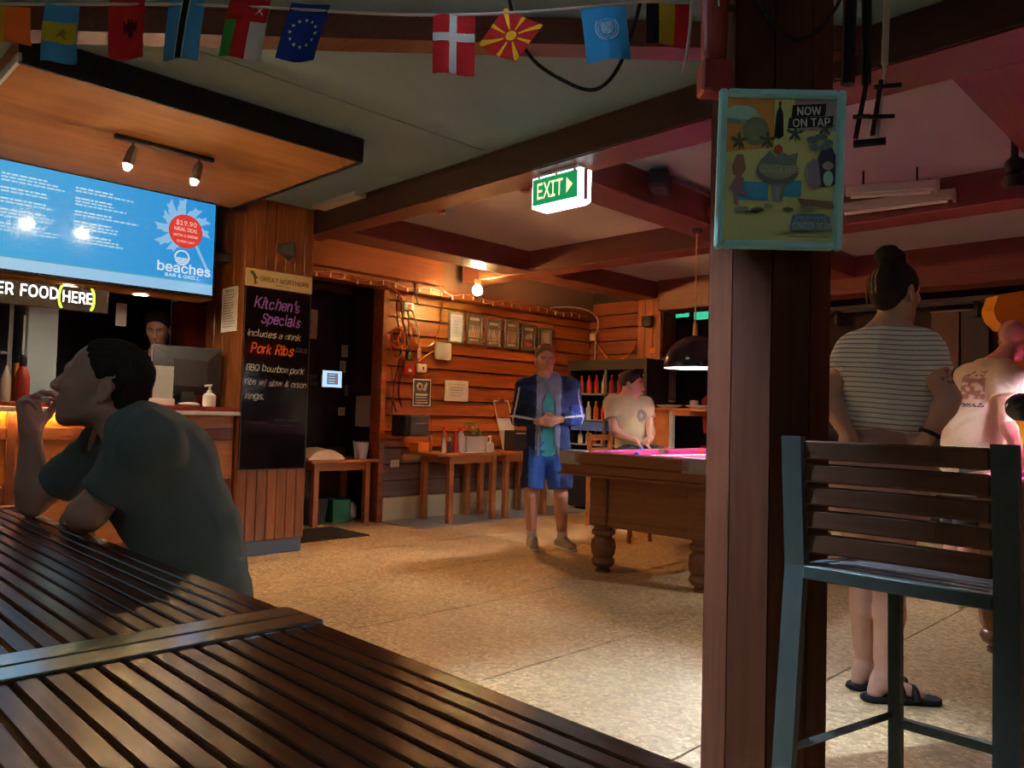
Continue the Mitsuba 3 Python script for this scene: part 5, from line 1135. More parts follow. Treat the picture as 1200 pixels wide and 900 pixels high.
def head_shape(B, H, nose=1.0, jaw=1.0, ear=.88, ef=-.014):
    H.ell(B, -.012, 0, .034, .097, .075, .083); H.ell(B, .030, 0, -.028, .056, .060, .082, .03)
    for q in (-1, 1):
        H.cone(B, (ef + .006, q * .050, -.050), (.066, q * .015, -.094), .022 * jaw, .019 * jaw, .025)
        H.ell(B, .058, q * .040, -.014, .026, .024, .022, .02)
        H.cone(B, (.084, q * .014, .026), (.070, q * .048, .028), .0105, .009, .016)
    H.ell(B, .072, 0, -.100, .020, .020, .017, .018)
    for q in (-1, 1): H.ell(B, .094, q * .031, .006, .016, .018, .011, .012, 's')
    for q in (-1, 1): H.ell(B, .074, q * .031, .006, .0125, .0125, .0125, .004); H.cone(B, (.083, q * .022, .016), (.080, q * .041, .014), .004, .004, .006)
    H.cone(B, (.086, 0, .022), (.106 + .006 * nose, 0, -.024), .0085, .0115 * nose, .012); H.ell(B, .108 + .008 * nose, 0, -.027, .0115, .0115, .0105, .008)
    for q in (-1, 1): H.ell(B, .097, q * .0125, -.031, .011, .0075, .0075, .008)
    H.ell(B, .086, 0, -.062, .018, .026, .022, .015)
    H.cone(B, (.094, -.017, -.058), (.094, .017, -.058), .005, .005, .006); H.ell(B, .1, 0, -.0565, .006, .009, .005, .006)
    H.cone(B, (.091, -.015, -.070), (.091, .015, -.070), .0058, .0058, .006); H.ell(B, .096, 0, -.070, .006, .010, .006, .006)
    H.cone(B, (.106, -.016, -.0635), (.106, .016, -.0635), .0035, .0035, .004, 's')
    for q in (-1, 1):
        H.ell(B, ef, q * .078, -.004, .019 * ear, .008, .032 * ear, .008); H.ell(B, ef + .004, q * .087, -.002, .010 * ear, .006, .018 * ear, .006, 's'); H.ell(B, ef + .006, q * .078, -.030, .010, .007, .010, .006)
def hand_shape(B, W, d, n, thumb, k=1.0, curl=(.5, .6, .4), spread=.10, length=1.0, tcurl=.35):
    """A palm, four unequal fingers of three bones and a thumb. d: along the hand, n: out of the palm, thumb: towards the thumb."""
    d, n = unit(d), unit(np.asarray(n, float) - unit(d) * (np.asarray(n, float) @ unit(d))); t = unit(np.asarray(thumb, float) - d * (np.asarray(thumb, float) @ d) - n * (np.asarray(thumb, float) @ n)); W = np.asarray(W, float)
    kn = []
    for i, (o, L) in enumerate(((.030, .088), (.010, .092), (-.011, .088), (-.030, .080))):
        K = W + k * (d * L + t * o); kn.append(K)
        B.cone(W + k * (t * o * .55 + d * .008), K, .0175 * k, .0125 * k, .014 * k)
    for i, (fl, r) in enumerate(((.072, .0092), (.080, .0094), (.074, .0090), (.058, .0080))):
        p = kn[i]; a = 0; side = (1.5 - i) * spread
        for j, seg in enumerate((.46, .30, .24)):
            c_ = curl[j] if np.isscalar(curl[j]) else curl[j][i]
            a += c_; v = d * math.cos(a) + n * math.sin(a); v = unit(v + t * side * .5)
            q = p + v * fl * seg * k * length * 1.05; B.cone(p, q, r * k * (1 - .08 * j), r * k * (.92 - .09 * j), .004 * k); p = q
    p = W + k * (t * .022 + d * .020); a = unit(d * .62 + t * .80 + n * .25); q = p + a * .042 * k; B.cone(p, q, .0175 * k, .0125 * k, .014 * k)
    for j, (seg, r0, r1) in enumerate(((.034, .0115, .0105), (.028, .0105, .0085))):
        a = unit(a * (1 - tcurl) + (d * .8 + n * .55 - t * .15) * tcurl); p = q; q = p + a * seg * k; B.cone(p, q, r0 * k, r1 * k, .004 * k)
def body_shape(B, J, F, s=1.0, fat=1.0, fem=0.0, feet=True):
    g = lambda n: np.asarray(J[n], float)
    fl = (F, .70); pel, wa, ch, ne = g('pel'), g('waist'), g('chest'), g('neck')
    B.cone(g('hipl'), g('hipr'), .105 * s * fat, .105 * s * fat, .05 * s, (F, .85))
    B.cone(pel, wa, .150 * s * fat, .138 * s * fat * (1 - .06 * fem), .05 * s, fl); B.cone(wa, ch, .140 * s * fat * (1 - .06 * fem), .158 * s, .05 * s, fl)
    top = lerp(ch, ne, .62); B.cone(ch, top, .160 * s, .115 * s, .05 * s, fl)
    for q in 'lr':
        S_, E2, W2 = g('sh' + q), g('elb_' + q), g('wr_' + q)
        B.cone(lerp(ne, S_, .12), S_, .058 * s, .056 * s, .04 * s); B.cone(lerp(ch, S_, .35), S_, .085 * s, .060 * s, .04 * s)
        B.cone(S_, lerp(S_, E2, .45), .060 * s, .052 * s, .02 * s); B.cone(lerp(S_, E2, .3), E2, .053 * s, .040 * s, .02 * s)
        m = lerp(E2, W2, .25); B.cone(E2, m, .041 * s, .044 * s, .02 * s); B.cone(m, W2, .044 * s, .027 * s, .02 * s)
        Hp, K, A = g('hip' + q), g('knee' + q), g('ank' + q)
        B.cone(Hp, K, .092 * s * fat, .058 * s, .03 * s); B.cone(K, A, .055 * s, .036 * s, .02 * s)
        back = unit(np.cross(np.cross(K - A, F), K - A)) * -1
        cm = lerp(K, A, .32); B.cone(lerp(K, A, .12) - unit(F) * .012 * s, cm - unit(F) * .020 * s, .046 * s, .050 * s, .03 * s); B.cone(cm - unit(F) * .02 * s, lerp(K, A, .75), .050 * s, .036 * s, .03 * s)
        if feet:
            T_ = g('toe' + q); d = unit((T_ - A) * [1, 1, 0]); B.cone(A - d * .02 * s, A - d * .035 * s + [0, 0, -A[2] + .035 * s], .034 * s, .030 * s, .02 * s); B.cone(A, [*(A + d * .13 * s)[:2], .028 * s], .034 * s, .026 * s, .03 * s)
    return B
def neck_shape(B, H, J, s=1.0): B.cone(H.p(-.022, 0, -.055), np.asarray(J['neck'], float), .056 * s, .062 * s, .03 * s)
def paint(m, base, spots=(), fn=None):
    c = np.tile(np.asarray(base, float), (len(m.vertices), 1))
    for ctr, r, col, a in spots:
        d = np.linalg.norm((m.vertices - np.asarray(ctr)) / np.asarray(r, float), axis=1); w = a * np.exp(-d ** 2 * 1.5); c = c * (1 - w[:, None]) + np.asarray(col, float) * w[:, None]
    c *= (1 + .10 * (meshkit.fbm(m.vertices * 60, 2, 3) - .5))[:, None]
    return fn(m, c) if fn else c
def face_spots(H, skin, beard=0.0, lips=(0.36, 0.11, 0.10), brow=(0.03, 0.02, 0.015)):
    k = H.k; o = []
    if beard:
        for q in (-1, 1): o += [(H.p(.03, q * .045, -.065), .040 * k, (0.05, 0.035, 0.03), beard), (H.p(-.002, q * .062, -.035), .026 * k, (0.05, 0.035, 0.03), beard)]
        o += [(H.p(.08, 0, -.098), .034 * k, (0.05, 0.035, 0.03), beard), (H.p(.098, 0, -.048), (.02 * k), (0.05, 0.035, 0.03), beard * .9)]
    for q in (-1, 1):
        for t in range(4): o.append((H.p(.092 - t * .004, q * (.016 + .010 * t), .029 + .002 * math.sin(t)), .0085 * k, brow, .9))
        o += [(H.p(.087, q * .031, .005), .007 * k, (0.5, 0.48, 0.45), .8), (H.p(.089, q * .031, .005), .0045 * k, (0.03, 0.02, 0.015), .95), (H.p(.086, q * .031, .013), (.010 * k), (0.06, 0.04, 0.03), .5)]
    for t in (-.012, 0, .012): o += [(H.p(.097, t, -.057), .007 * k, lips, .8), (H.p(.095, t, -.070), .007 * k, lips, .8)]
    return o
SKIN = (0.46, 0.24, 0.165)
def person(label): return thing('person', label, 'person')
def cloth_part(name, P_, B, h, col, fn=None, wr=.004, sm=5, seed=1, freq=9.0, bsdf='cloth', label=None):
    m = smooth_(B.mesh(h), sm)
    n = m.vertex_normals; v = m.vertices
    v = v + n * (wr * (meshkit.fbm(v * [freq, freq, freq * .7] , 3, seed) - .5) * 2 + wr * .5 * np.sin(meshkit.fbm(v * freq * .6, 2, seed + 5) * 30))[:, None]
    m = trimesh.Trimesh(v, m.faces, process=False)
    return add(name, m, bsdf, P_, smooth=True, color=paint(m, col, (), fn), label=label)
def sleeve(B, J, q, s, frac, r0=.072, r1=.066, k=.03, start=.0):
    S_, E2 = np.asarray(J['sh' + q], float), np.asarray(J['elb_' + q], float); B.cone(lerp(S_, E2, start), lerp(S_, E2, frac), r0 * s, r1 * s, .045 * s, cap=True)
def shirt(J, F, s, fat=1.0, hem='pel', frac=.55, fem=0.0, grow=.014, sr=(.074, .068), neck_r=.085):
    g = lambda n: np.asarray(J[n], float); B = Blob(); fl = (F, .72); e = grow
    pel, wa, ch, ne = g('pel'), g('waist'), g('chest'), g('neck')
    if hem == 'pel': B.cone(pel, wa, .155 * s * fat + e, .142 * s * fat + e, .05 * s, fl); B.cone(pel, lerp(pel, wa, -.35), .155 * s * fat + e, .158 * s * fat + e, .04 * s, fl, cap=True)
    B.cone(wa, ch, .144 * s * fat + e, .160 * s + e, .05 * s, fl)
    if hem == 'waist': B.cone(lerp(wa, ch, .3), lerp(wa, pel, .1), .146 * s * fat + e, .146 * s * fat + e * 1.4, .05 * s, fl, cap=True)
    B.cone(ch, lerp(ch, ne, .62), .162 * s + e, .118 * s + e * .6, .05 * s, fl)
    for q in 'lr':
        S_ = g('sh' + q); B.cone(lerp(ne, S_, .22), S_, .058 * s + e * .6, .060 * s + e * .7, .04 * s); B.cone(lerp(ch, S_, .35), S_, .088 * s + e * .6, .064 * s + e * .6, .04 * s)
        sleeve(B, J, q, s, frac, *sr)
    return B
def leg_cloth(J, F, s, fat, frac, r=(.108, .098), hips=.118):
    g = lambda n: np.asarray(J[n], float); B = Blob()
    B.cone(g('hipl'), g('hipr'), hips * s * fat, hips * s * fat, .04 * s, (F, .88)); B.cone(g('pel'), lerp(g('pel'), g('waist'), .45), .150 * s * fat + .008, .146 * s * fat + .008, .04 * s, (F, .74), cap=True)
    for q in 'lr': B.cone(g('hip' + q), lerp(g('hip' + q), g('knee' + q), frac), r[0] * s * fat, r[1] * s, .02 * s, cap=True)
    return B
def shoe(P_, J, q, s, col, sole, socks=None, h=.007):
    A, T_ = np.asarray(J['ank' + q], float), np.asarray(J['toe' + q], float); d = unit((T_ - A) * [1, 1, 0]); A0 = np.array([A[0], A[1], 0])
    B = Blob(); B.cone(A0 - d * .045 * s + EZ * .05, A0 + d * .02 * s + EZ * .065, .044 * s, .048 * s, .03); B.cone(A0 + d * .02 * s + EZ * .06, A0 + d * .15 * s + EZ * .035, .046 * s, .040 * s, .03); B.cut((0, 0, .022), (0, 0, -1)); 
    m = smooth_(B.mesh(h), 3); k = add('shoe', m, 'cloth', P_, smooth=True, color=paint(m, col))
    B = Blob(); B.cone(A0 - d * .045 * s + EZ * .01, A0 + d * .155 * s + EZ * .01, .046 * s, .044 * s, .01); B.cut((0, 0, .024), (0, 0, 1)); B.cut((0, 0, .001), (0, 0, -1)); m = B.mesh(h)
    add('sole', m, 'cloth', k, color=paint(m, sole))
    if socks is not None:
        B = Blob(); B.cone(A0 + EZ * .06, lerp(A, np.asarray(J['knee' + q], float), .22), .043 * s, .043 * s, .01, cap=True); m = B.mesh(h); add('sock', m, 'cloth', P_, smooth=True, color=paint(m, socks))

# ---- the smoker in the foreground, in profile, elbows on the table
J = dict(pel=(0.945, 2.135, 0.610), waist=(0.921,2.143,0.767), chest=(0.840,2.185,0.953), neck=(0.775,2.229,1.083), head=(0.720,2.277,1.199), shl=(0.748,2.031,1.053), elb_l=(0.644,2.103,0.881), wr_l=(0.714,2.417,0.831),
         shr=(0.817,2.430,1.059), elb_r=(0.655,2.645,0.855), wr_r=(0.631,2.601,1.058), hipl=(0.885, 2.05, 0.600), hipr=(0.995, 2.23, 0.600), kneel=(0.56, 2.33, 0.62), kneer=(0.70, 2.53, 0.62), ankl=(0.60, 2.32, 0.10), ankr=(0.74, 2.50, 0.10), toel=(0.50, 2.42, 0.03), toer=(0.64, 2.60, 0.03))
FG = unit(-rt0); PF = person('person in dark grey t-shirt smoking with elbows on the slatted table')
H = Head(J['head'], FG * math.cos(.20) + EZ * math.sin(.20), EZ, 1.06, 1.03)
B = body_shape(Blob(), J, FG, 1.0, .98, feet=True); neck_shape(B, H, J, 1.02); head_shape(B, H, 1.25, 1.10, .92, -.042)
hand_shape(B, np.asarray(J['wr_r']) + EZ * .004, EZ * .98 + FG * .12, rt0 * .95 - fw0 * .15, fw0, 1.06, ((1.15, 1.22, 1.32, 1.42), (.50, .55, .65, .80), (.30, .35, .45, .5)), .04)
hand_shape(B, np.asarray(J['wr_l']) + fw0 * .005 + EZ * .002, fw0 * .9 + FG * .1, -EZ, FG, 1.05, (.25, .35, .3), .12)
m = smooth_(B.mesh(.0042), 3)
hair_dark = (0.022, 0.016, 0.013)
add('body', m, 'skin', PF, smooth=True, color=paint(m, (0.47, 0.25, 0.19), face_spots(H, SKIN, .38)))
B = Blob(); H.ell(B, -.013, 0, .038, .100, .079, .084); H.ell(B, -.068, 0, -.030, .036, .058, .050, .03)
p0 = H.p(.046, 0, .094); B.cut(p0, H.f * .072 - H.u * .060, .01); B.ell(H.p(-.040, .085, -.006), np.array([.026, .03, .037]) * H.k, H.R, .008, 's'); B.ell(H.p(-.040, -.085, -.006), np.array([.026, .03, .037]) * H.k, H.R, .008, 's')
m = smooth_(B.mesh(.0045), 2); v = m.vertices; lc_ = (v - H.c) @ H.R
v = v + m.vertex_normals * (.0028 * np.sin(lc_[:, 1] * 420 + 6 * meshkit.fbm(v * 30, 2, 1)) * (np.abs(lc_[:, 1]) < .07 * 1.1) + .006 * (meshkit.fbm(v * 45, 2, 6) - .5))[:, None]
m = trimesh.Trimesh(v, m.faces, process=False); add('hair', m, 'cloth', PF, smooth=True, color=paint(m, hair_dark))
B = shirt(J, FG, 1.0, 1.02, 'pel', .74, grow=.014, sr=(.072, .063)); B.cut(H.p(-.02, 0, -.125) + FG * .045, FG * .80 + EZ * .75, .012, H.c - .16 - [0, 0, .12], H.c + [.16, .16, -.02])
cloth_part('t_shirt', PF, B, .0065, (0.088, 0.118, 0.114), None, .0055, 14, 3, 8.0)
B = leg_cloth(J, FG, 1.0, 1.0, .97, (.105, .085)); cloth_part('shorts', PF, B, .010, (0.03, 0.035, 0.045), None, .003, 3, 4)
for q in 'lr': shoe(PF, J, q, 1.0, (0.05, 0.05, 0.05), (0.3, 0.3, 0.3))
add('ring', xf(lathe([[.0095, -.003], [.0115, -.003], [.0115, .003], [.0095, .003]], (0, 0, 0), 16), mat(np.asarray(J['wr_r']) + EZ * .105 + FG * .018, rt0, fw0)), 'chrome', PF)
mouth = H.p(.108, 0, -.064); tip = mouth + FG * .062 + fw0 * .045 + EZ * .004
cg = thing('cigarette', 'white cigarette with a red band held to the lips of the smoker', 'cigarette')
dd = unit(mouth - tip); add('paper', tube([tip, tip + (mouth - tip) * .62], .0048, 10), 'white', cg); add('filter', tube([tip + (mouth - tip) * .63, mouth - dd * .001], .005, 10), 'red', cg)
stl = thing('low_stool', 'dark low stool that the smoker sits on', 'stool')
add('seat', trimesh.creation.cylinder(.18, .04, sections=24, transform=trimesh.transformations.translation_matrix((.955, 2.15, .470))), 'wood_stool', stl)
for k in range(4): add('leg', rod((.955 + .11 * math.cos(k * 1.571 + .78), 2.15 + .11 * math.sin(k * 1.571 + .78), .45), (.955 + .17 * math.cos(k * 1.571 + .78), 2.15 + .17 * math.sin(k * 1.571 + .78), 0), .016), 'black', stl)

# ---- the man in the track jacket beside the pool table
J = dict(pel=(5.016, 4.557, 0.880), waist=(5.005, 4.553, 1.03), chest=(4.982, 4.545, 1.250), neck=(4.945, 4.525, 1.470), head=(4.885, 4.495, 1.622), shr=(4.862, 4.690, 1.385), elb_r=(4.850, 4.770, 1.115), wr_r=(4.850, 4.500, 1.100), shl=(5.105, 4.405, 1.390), elb_l=(5.175, 4.370, 1.135), wr_l=(4.945, 4.395, 1.120),
         hipr=(4.950, 4.625, 0.850), hipl=(5.075, 4.495, 0.850), kneer=(4.905, 4.640, 0.475), kneel=(5.075, 4.445, 0.475), ankr=(5.000, 4.705, 0.09), ankl=(5.185, 4.520, 0.09), toer=(4.900, 4.585, 0.03), toel=(5.150, 4.380, 0.03))
FJ = unit(-fw0 + rt0 * .05); PJ = person('person in a navy and grey track jacket and blue shorts standing by the pool table')
H = Head(J['head'], -fw0 * .93 + rt0 * .10 - EZ * .20, EZ, 1.06)
B = body_shape(Blob(), J, FJ, 1.0, .95); neck_shape(B, H, J); head_shape(B, H)
hand_shape(B, J['wr_r'], rt0 * .8 - fw0 * .3, rt0 * .2 + fw0 * .9, EZ, 1.02, (.7, .9, .5), .05); hand_shape(B, J['wr_l'], -rt0 * .8 - fw0 * .2 - EZ * .2, fw0 * .9, EZ, 1.02, (.6, .9, .5), .05)
m = smooth_(B.mesh(.0075), 3); add('body', m, 'skin', PJ, smooth=True, color=paint(m, SKIN, face_spots(H, SKIN, .15)))
B = Blob(); H.ell(B, -.016, 0, .042, .102, .081, .087); B.cut(H.p(.07, 0, .085), H.f * .115 - H.u * .065, .01); H.ell(B, .045, 0, .115, .04, .05, .02, .02); m = smooth_(B.mesh(.007), 2); add('hair', m, 'cloth', PJ, smooth=True, color=paint(m, (0.16, 0.09, 0.04)))
B = shirt(J, FJ, 1.0, .95, 'pel', .3, grow=.010); cloth_part('t_shirt', PJ, B, .010, (0.05, 0.30, 0.36), None, .004, 3, 7)
B = shirt(J, FJ, 1.0, 1.0, 'pel', .98, grow=.030, sr=(.080, .066))
for q in 'lr': B.cone(J['elb_' + q], lerp(J['elb_' + q], J['wr_' + q], .80), .066, .050, .03, cap=True)
ctr = np.asarray(J['chest']); lf_ = unit(np.cross(EZ, FJ))
for z0, wd in ((1.42, .030), (1.25, .052), (1.08, .062), (.85, .085)):
    B.cone(ctr + FJ * .16 + EZ * (z0 - ctr[2]), ctr + FJ * .16 + EZ * (z0 - .18 - ctr[2]), wd, wd + .012, .02, (FJ, 1.6), 's')
shl_, shr_ = np.asarray(J['shl']), np.asarray(J['shr'])
def jacket_col(m, c):
    v = m.vertices; d = (v - ctr) @ lf_; out = c.copy(); z_ = v[:, 2]
    navy = np.array((0.010, 0.018, 0.06)); grey = np.array((0.13, 0.16, 0.23)); blue = np.array((0.03, 0.07, 0.30))
    arm = np.zeros(len(v), bool); pipe = np.zeros(len(v), bool)
    for q in 'lr':
        a, b, w_ = (np.asarray(J[n + q]) for n in ('sh', 'elb_', 'wr_'))
        for p_, q_ in ((a, b), (b, w_)):
            t = np.clip(((v - p_) @ (q_ - p_)) / ((q_ - p_) @ (q_ - p_)), 0, 1); r_v = v - p_ - t[:, None] * (q_ - p_); near = np.linalg.norm(r_v, axis=1) < .098
            arm |= near & (np.abs(d) > .13)
            side = unit(FJ * .75 + lf_ * (1 if q == 'l' else -1) * .65 + EZ * (.35 if p_ is b else 0)); ang = (r_v @ np.cross(side, unit(q_ - p_)))
            pipe |= near & (np.abs(ang) < .009) & (r_v @ side > 0) & (np.abs(d) > .12)
    out[:] = grey; out[np.abs(d) > .105] = navy; out[arm] = navy; out[arm & (d > .2) & (z_ < 1.25)] = blue; out[pipe] = (0.45, 0.47, 0.50)
    return out * (1 + .12 * (meshkit.fbm(v * 40, 2, 2) - .5))[:, None]
cloth_part('track_jacket', PJ, B, .0085, (0.05, 0.06, 0.1), jacket_col, .006, 3, 9, label='navy track jacket with grey front panels and pale piping')
B = leg_cloth(J, FJ, 1.0, .98, .86, (.110, .108))
def shorts_col(m, c):
    d = (m.vertices - ctr) @ lf_; o = c.copy(); o[(np.abs(d + .02) > .135)] = (0.012, 0.02, 0.06); return o
cloth_part('shorts', PJ, B, .010, (0.030, 0.085, 0.34), shorts_col, .004, 3, 4)
for q in 'lr': shoe(PJ, J, q, 1.0, (0.36, 0.31, 0.25), (0.55, 0.52, 0.45), (0.6, 0.58, 0.55))

# ---- the man on a stool at the far side of the pool table
J = dict(pel=(6.064, 4.430, 0.830), waist=(6.055, 4.460, 0.960), chest=(6.035, 4.468, 1.175), neck=(6.012, 4.465, 1.345), head=(5.990, 4.410, 1.465), shr=(5.885, 4.545, 1.275), elb_r=(5.835, 4.480, 1.020), wr_r=(5.875, 4.260, 0.940), shl=(6.190, 4.400, 1.280), elb_l=(6.190, 4.320, 1.040), wr_l=(6.020, 4.200, 0.965),
         hipr=(5.985, 4.455, 0.800), hipl=(6.140, 4.405, 0.800), kneer=(5.780, 4.130, 0.800), kneel=(6.050, 4.010, 0.800), ankr=(5.85, 4.12, 0.30), ankl=(6.07, 4.02, 0.30), toer=(5.80, 4.02, 0.24), toel=(6.03, 3.96, 0.24))
FS = unit(-fw0 * .75 + rt0 * .65); PS = person('person in a cream t-shirt and dark shorts seated beyond the pool table by the fridge')
H = Head(J['head'], rt0 * .93 - fw0 * .30 - EZ * .12, EZ, 1.06)
B = body_shape(Blob(), J, FS, 1.0, 1.05, feet=False); neck_shape(B, H, J); head_shape(B, H)
hand_shape(B, J['wr_r'], rt0 * .8 - fw0 * .4 - EZ * .2, -EZ, -fw0, 1.02, (.3, .4, .3), .08); hand_shape(B, J['wr_l'], -rt0 * .3 - fw0 * .8, -EZ, -rt0, 1.02, (.5, .6, .4), .05)
for q in 'lr': B.cone(J['ank' + q], J['toe' + q], .036, .028, .03)
m = smooth_(B.mesh(.008), 3); add('body', m, 'skin', PS, smooth=True, color=paint(m, SKIN, face_spots(H, SKIN, .35)))
B = Blob(); H.ell(B, -.016, 0, .042, .103, .082, .088); B.cut(H.p(.075, 0, .075), H.f * .115 - H.u * .085, .01); m = smooth_(B.mesh(.007), 2); add('hair', m, 'cloth', PS, smooth=True, color=paint(m, (0.02, 0.014, 0.012)))
B = shirt(J, FS, 1.0, 1.05, 'pel', .55, grow=.016, sr=(.080, .080)); B.cut(np.asarray(J['neck']) + EZ * .02, EZ, .02, np.asarray(J['neck']) - .12, np.asarray(J['neck']) + .2)
badge = np.asarray(J['chest']) + FS * .16 + np.cross(EZ, FS) * .03
cloth_part('t_shirt', PS, B, .009, (0.38, 0.30, 0.17), lambda m, c: np.where((np.abs(np.linalg.norm(m.vertices - badge, axis=1) - .05) < .018)[:, None], (0.16, 0.15, 0.12), c), .005, 3, 5)
B = leg_cloth(J, FS, 1.0, 1.05, .72, (.108, .100)); cloth_part('shorts', PS, B, .010, (0.02, 0.018, 0.018), None, .003, 3, 4)
bs = thing('bar_stool', 'tall timber stool under the seated person beyond the pool table', 'stool')
add('seat', trimesh.creation.cylinder(.18, .035, sections=20, transform=trimesh.transformations.translation_matrix((6.07, 4.45, .69))), 'wood_table', bs)
for k in range(4):
    a = k * 1.571 + .6; add('leg', rod((6.07 + .12 * math.cos(a), 4.45 + .12 * math.sin(a), .67), (6.07 + .19 * math.cos(a), 4.45 + .19 * math.sin(a), 0), .018), 'wood_table', bs)
add('foot_ring', tube([(6.07 + .165 * math.cos(a), 4.45 + .165 * math.sin(a), .24) for a in np.linspace(0, 6.283, 22)], .010, 6), 'wood_table', bs)
hs = thing('chair', 'timber chair back standing behind the seated person by the fridge', 'chair')
add('seat', bx(6.50, 6.90, 4.95, 5.35, .44, .47, .005), 'wood_table', hs)
for x in (6.50, 6.86):
    for y in (4.95, 5.31): add('leg', bx(x, x + .04, y, y + .04, 0, .44 if y < 5.2 else .98, .003), 'wood_table', hs)
for z0 in (.62, .76, .90): add('back_rail', bx(6.541, 6.859, 5.32, 5.34, z0, z0 + .06, .003), 'wood_table', hs)

# ---- the woman with her back to the camera
J = dict(pel=(3.489, 1.245, 1.000), waist=(3.490, 1.236, 1.195), chest=(3.482, 1.222, 1.365), neck=(3.470, 1.216, 1.555), head=(3.480, 1.196, 1.700), shl=(3.448,1.347,1.456), elb_l=(3.331,1.418,1.259), wr_l=(3.297,1.306,1.089), shr=(3.509,1.102,1.459), elb_r=(3.477,0.989,1.266), wr_r=(3.422,1.053,1.099),
         hipl=(3.435, 1.325, 0.940), hipr=(3.540, 1.180, 0.940), kneel=(3.490, 1.325, 0.500), kneer=(3.470, 1.205, 0.500), ankl=(3.580, 1.345, 0.085), ankr=(3.465, 1.225, 0.085), toel=(3.790, 1.255, 0.02), toer=(3.600, 1.070, 0.02))
FWm = unit(fw0 * .97 + rt0 * .12); PW = person('person with a topknot and striped t-shirt, hands on hips, beyond the bar stool')
H = Head(J['head'], rt0 * .84 + fw0 * .50, EZ, 1.06)
B = body_shape(Blob(), J, FWm, 1.06, 1.12, 1.0); neck_shape(B, H, J, .96); head_shape(B, H, .9, .92)
hand_shape(B, J['wr_l'], rt0 * .55 + fw0 * .5 - EZ * .3, rt0, -fw0, .98, (.3, .4, .3), .06); hand_shape(B, J['wr_r'], -rt0 * .5 + fw0 * .6 - EZ * .3, -rt0, -fw0, .98, (.3, .4, .3), .06)
def tattoo(m, c):
    p = m.vertices; q = lerp(J['shr'], J['elb_r'], .60) + rt0 * .03 - fw0 * .045
    w = (np.linalg.norm(p - q, axis=1) < .045) & (meshkit.fbm(p * 70, 2, 8) > .55); c[w] = c[w] * .45; return c
m = smooth_(B.mesh(.0062), 3); add('body', m, 'skin', PW, smooth=True, color=paint(m, (0.50, 0.29, 0.21), face_spots(H, SKIN), tattoo))
B = Blob(); H.ell(B, -.016, 0, .044, .104, .083, .090); B.cut(H.p(.080, 0, .060), H.f * .115 - H.u * .060, .01); H.ell(B, -.070, 0, -.020, .040, .055, .050, .03); H.ell(B, -.055, .0, .155, .045, .050, .040, .02); H.ell(B, -.02, -.02, .145, .03, .03, .025, .02)
B.ell(H.p(-.010, -.086, -.004), np.array([.026, .03, .040]) * H.k, H.R, .008, 's'); B.ell(H.p(-.010, .086, -.004), np.array([.026, .03, .040]) * H.k, H.R, .008, 's')
m = smooth_(B.mesh(.006), 2); v = m.vertices + m.vertex_normals * (.008 * (meshkit.fbm(m.vertices * 40, 3, 6) - .5))[:, None]; m = trimesh.Trimesh(v, m.faces, process=False)
HH = H
def streak(m, c):
    l = (m.vertices - HH.c) @ HH.R; w = ((np.abs(l[:, 1] - .010) < .0035) | (np.abs(l[:, 1] - .034) < .003)) & (l[:, 0] < -.05) & (l[:, 2] > .0) & (l[:, 2] < .10); c[w] = (0.30, 0.20, 0.09); return c
add('hair', m, 'cloth', PW, smooth=True, color=paint(m, (0.022, 0.015, 0.012), (), streak))
wisp = H.p(-.04, .088, .09); add('hair_wisp', tube(spline([wisp, H.p(-.045, .098, .03), H.p(-.05, .092, -.035)], 8), [.006] * 5 + [.004] * 2 + [.002], 6), 'amber_glass', PW, label='loose lighter lock of hair')
B = shirt(J, FWm, 1.06, 1.08, 'waist', .52, 1.0, .014, (.072, .074)); B.cut(np.asarray(J['neck']) + EZ * .01, EZ, .02, np.asarray(J['neck']) - .12, np.asarray(J['neck']) + .2)
cloth_part('striped_t_shirt', PW, B, .0060, (0.56, 0.56, 0.52), None, .004, 4, 12, bsdf='striped_cloth', label='white t-shirt with thin dark stripes')
B = leg_cloth(J, FWm, 1.06, 1.10, .46, (.112, .112)); B.cone(J['pel'], lerp(J['pel'], J['waist'], .85), .165, .158, .04, (FWm, .76), cap=True); cloth_part('shorts', PW, B, .009, (0.36, 0.22, 0.18), None, .004, 3, 14)
for q in 'lr':
    A, T_ = np.asarray(J['ank' + q]), np.asarray(J['toe' + q]); d = unit((T_ - A) * [1, 1, 0]); A0 = np.array([A[0], A[1], 0])
    B = Blob(); B.cone(A0 - d * .05 + EZ * .012, A0 + d * .185 + EZ * .012, .044, .046, .01); B.cut((0, 0, .026), (0, 0, 1)); B.cut((0, 0, .001), (0, 0, -1)); m = B.mesh(.006); sd_ = add('sandal', m, 'cloth', PW, color=paint(m, (0.012, 0.012, 0.014)))
    side = np.cross(EZ, d)
    for o_, hgt in ((.055, .078), (.115, .060)):
        add('strap', tube([A0 + d * o_ + side * .046 * math.cos(t) + EZ * (.02 + (hgt - .02) * math.sin(t)) for t in np.linspace(0, math.pi, 12)], .016, 8), 'black_gloss', sd_)
wr = lerp(J['elb_r'], J['wr_r'], .88); dw = unit(np.subtract(J['wr_r'], J['elb_r'])); u1 = unit(np.cross(dw, EZ)); u2 = np.cross(dw, u1)
add('wristband', tube([wr + .036 * (u1 * math.cos(t) + u2 * math.sin(t)) for t in np.linspace(0, 6.2832, 20)], .008, 6), 'black', PW)

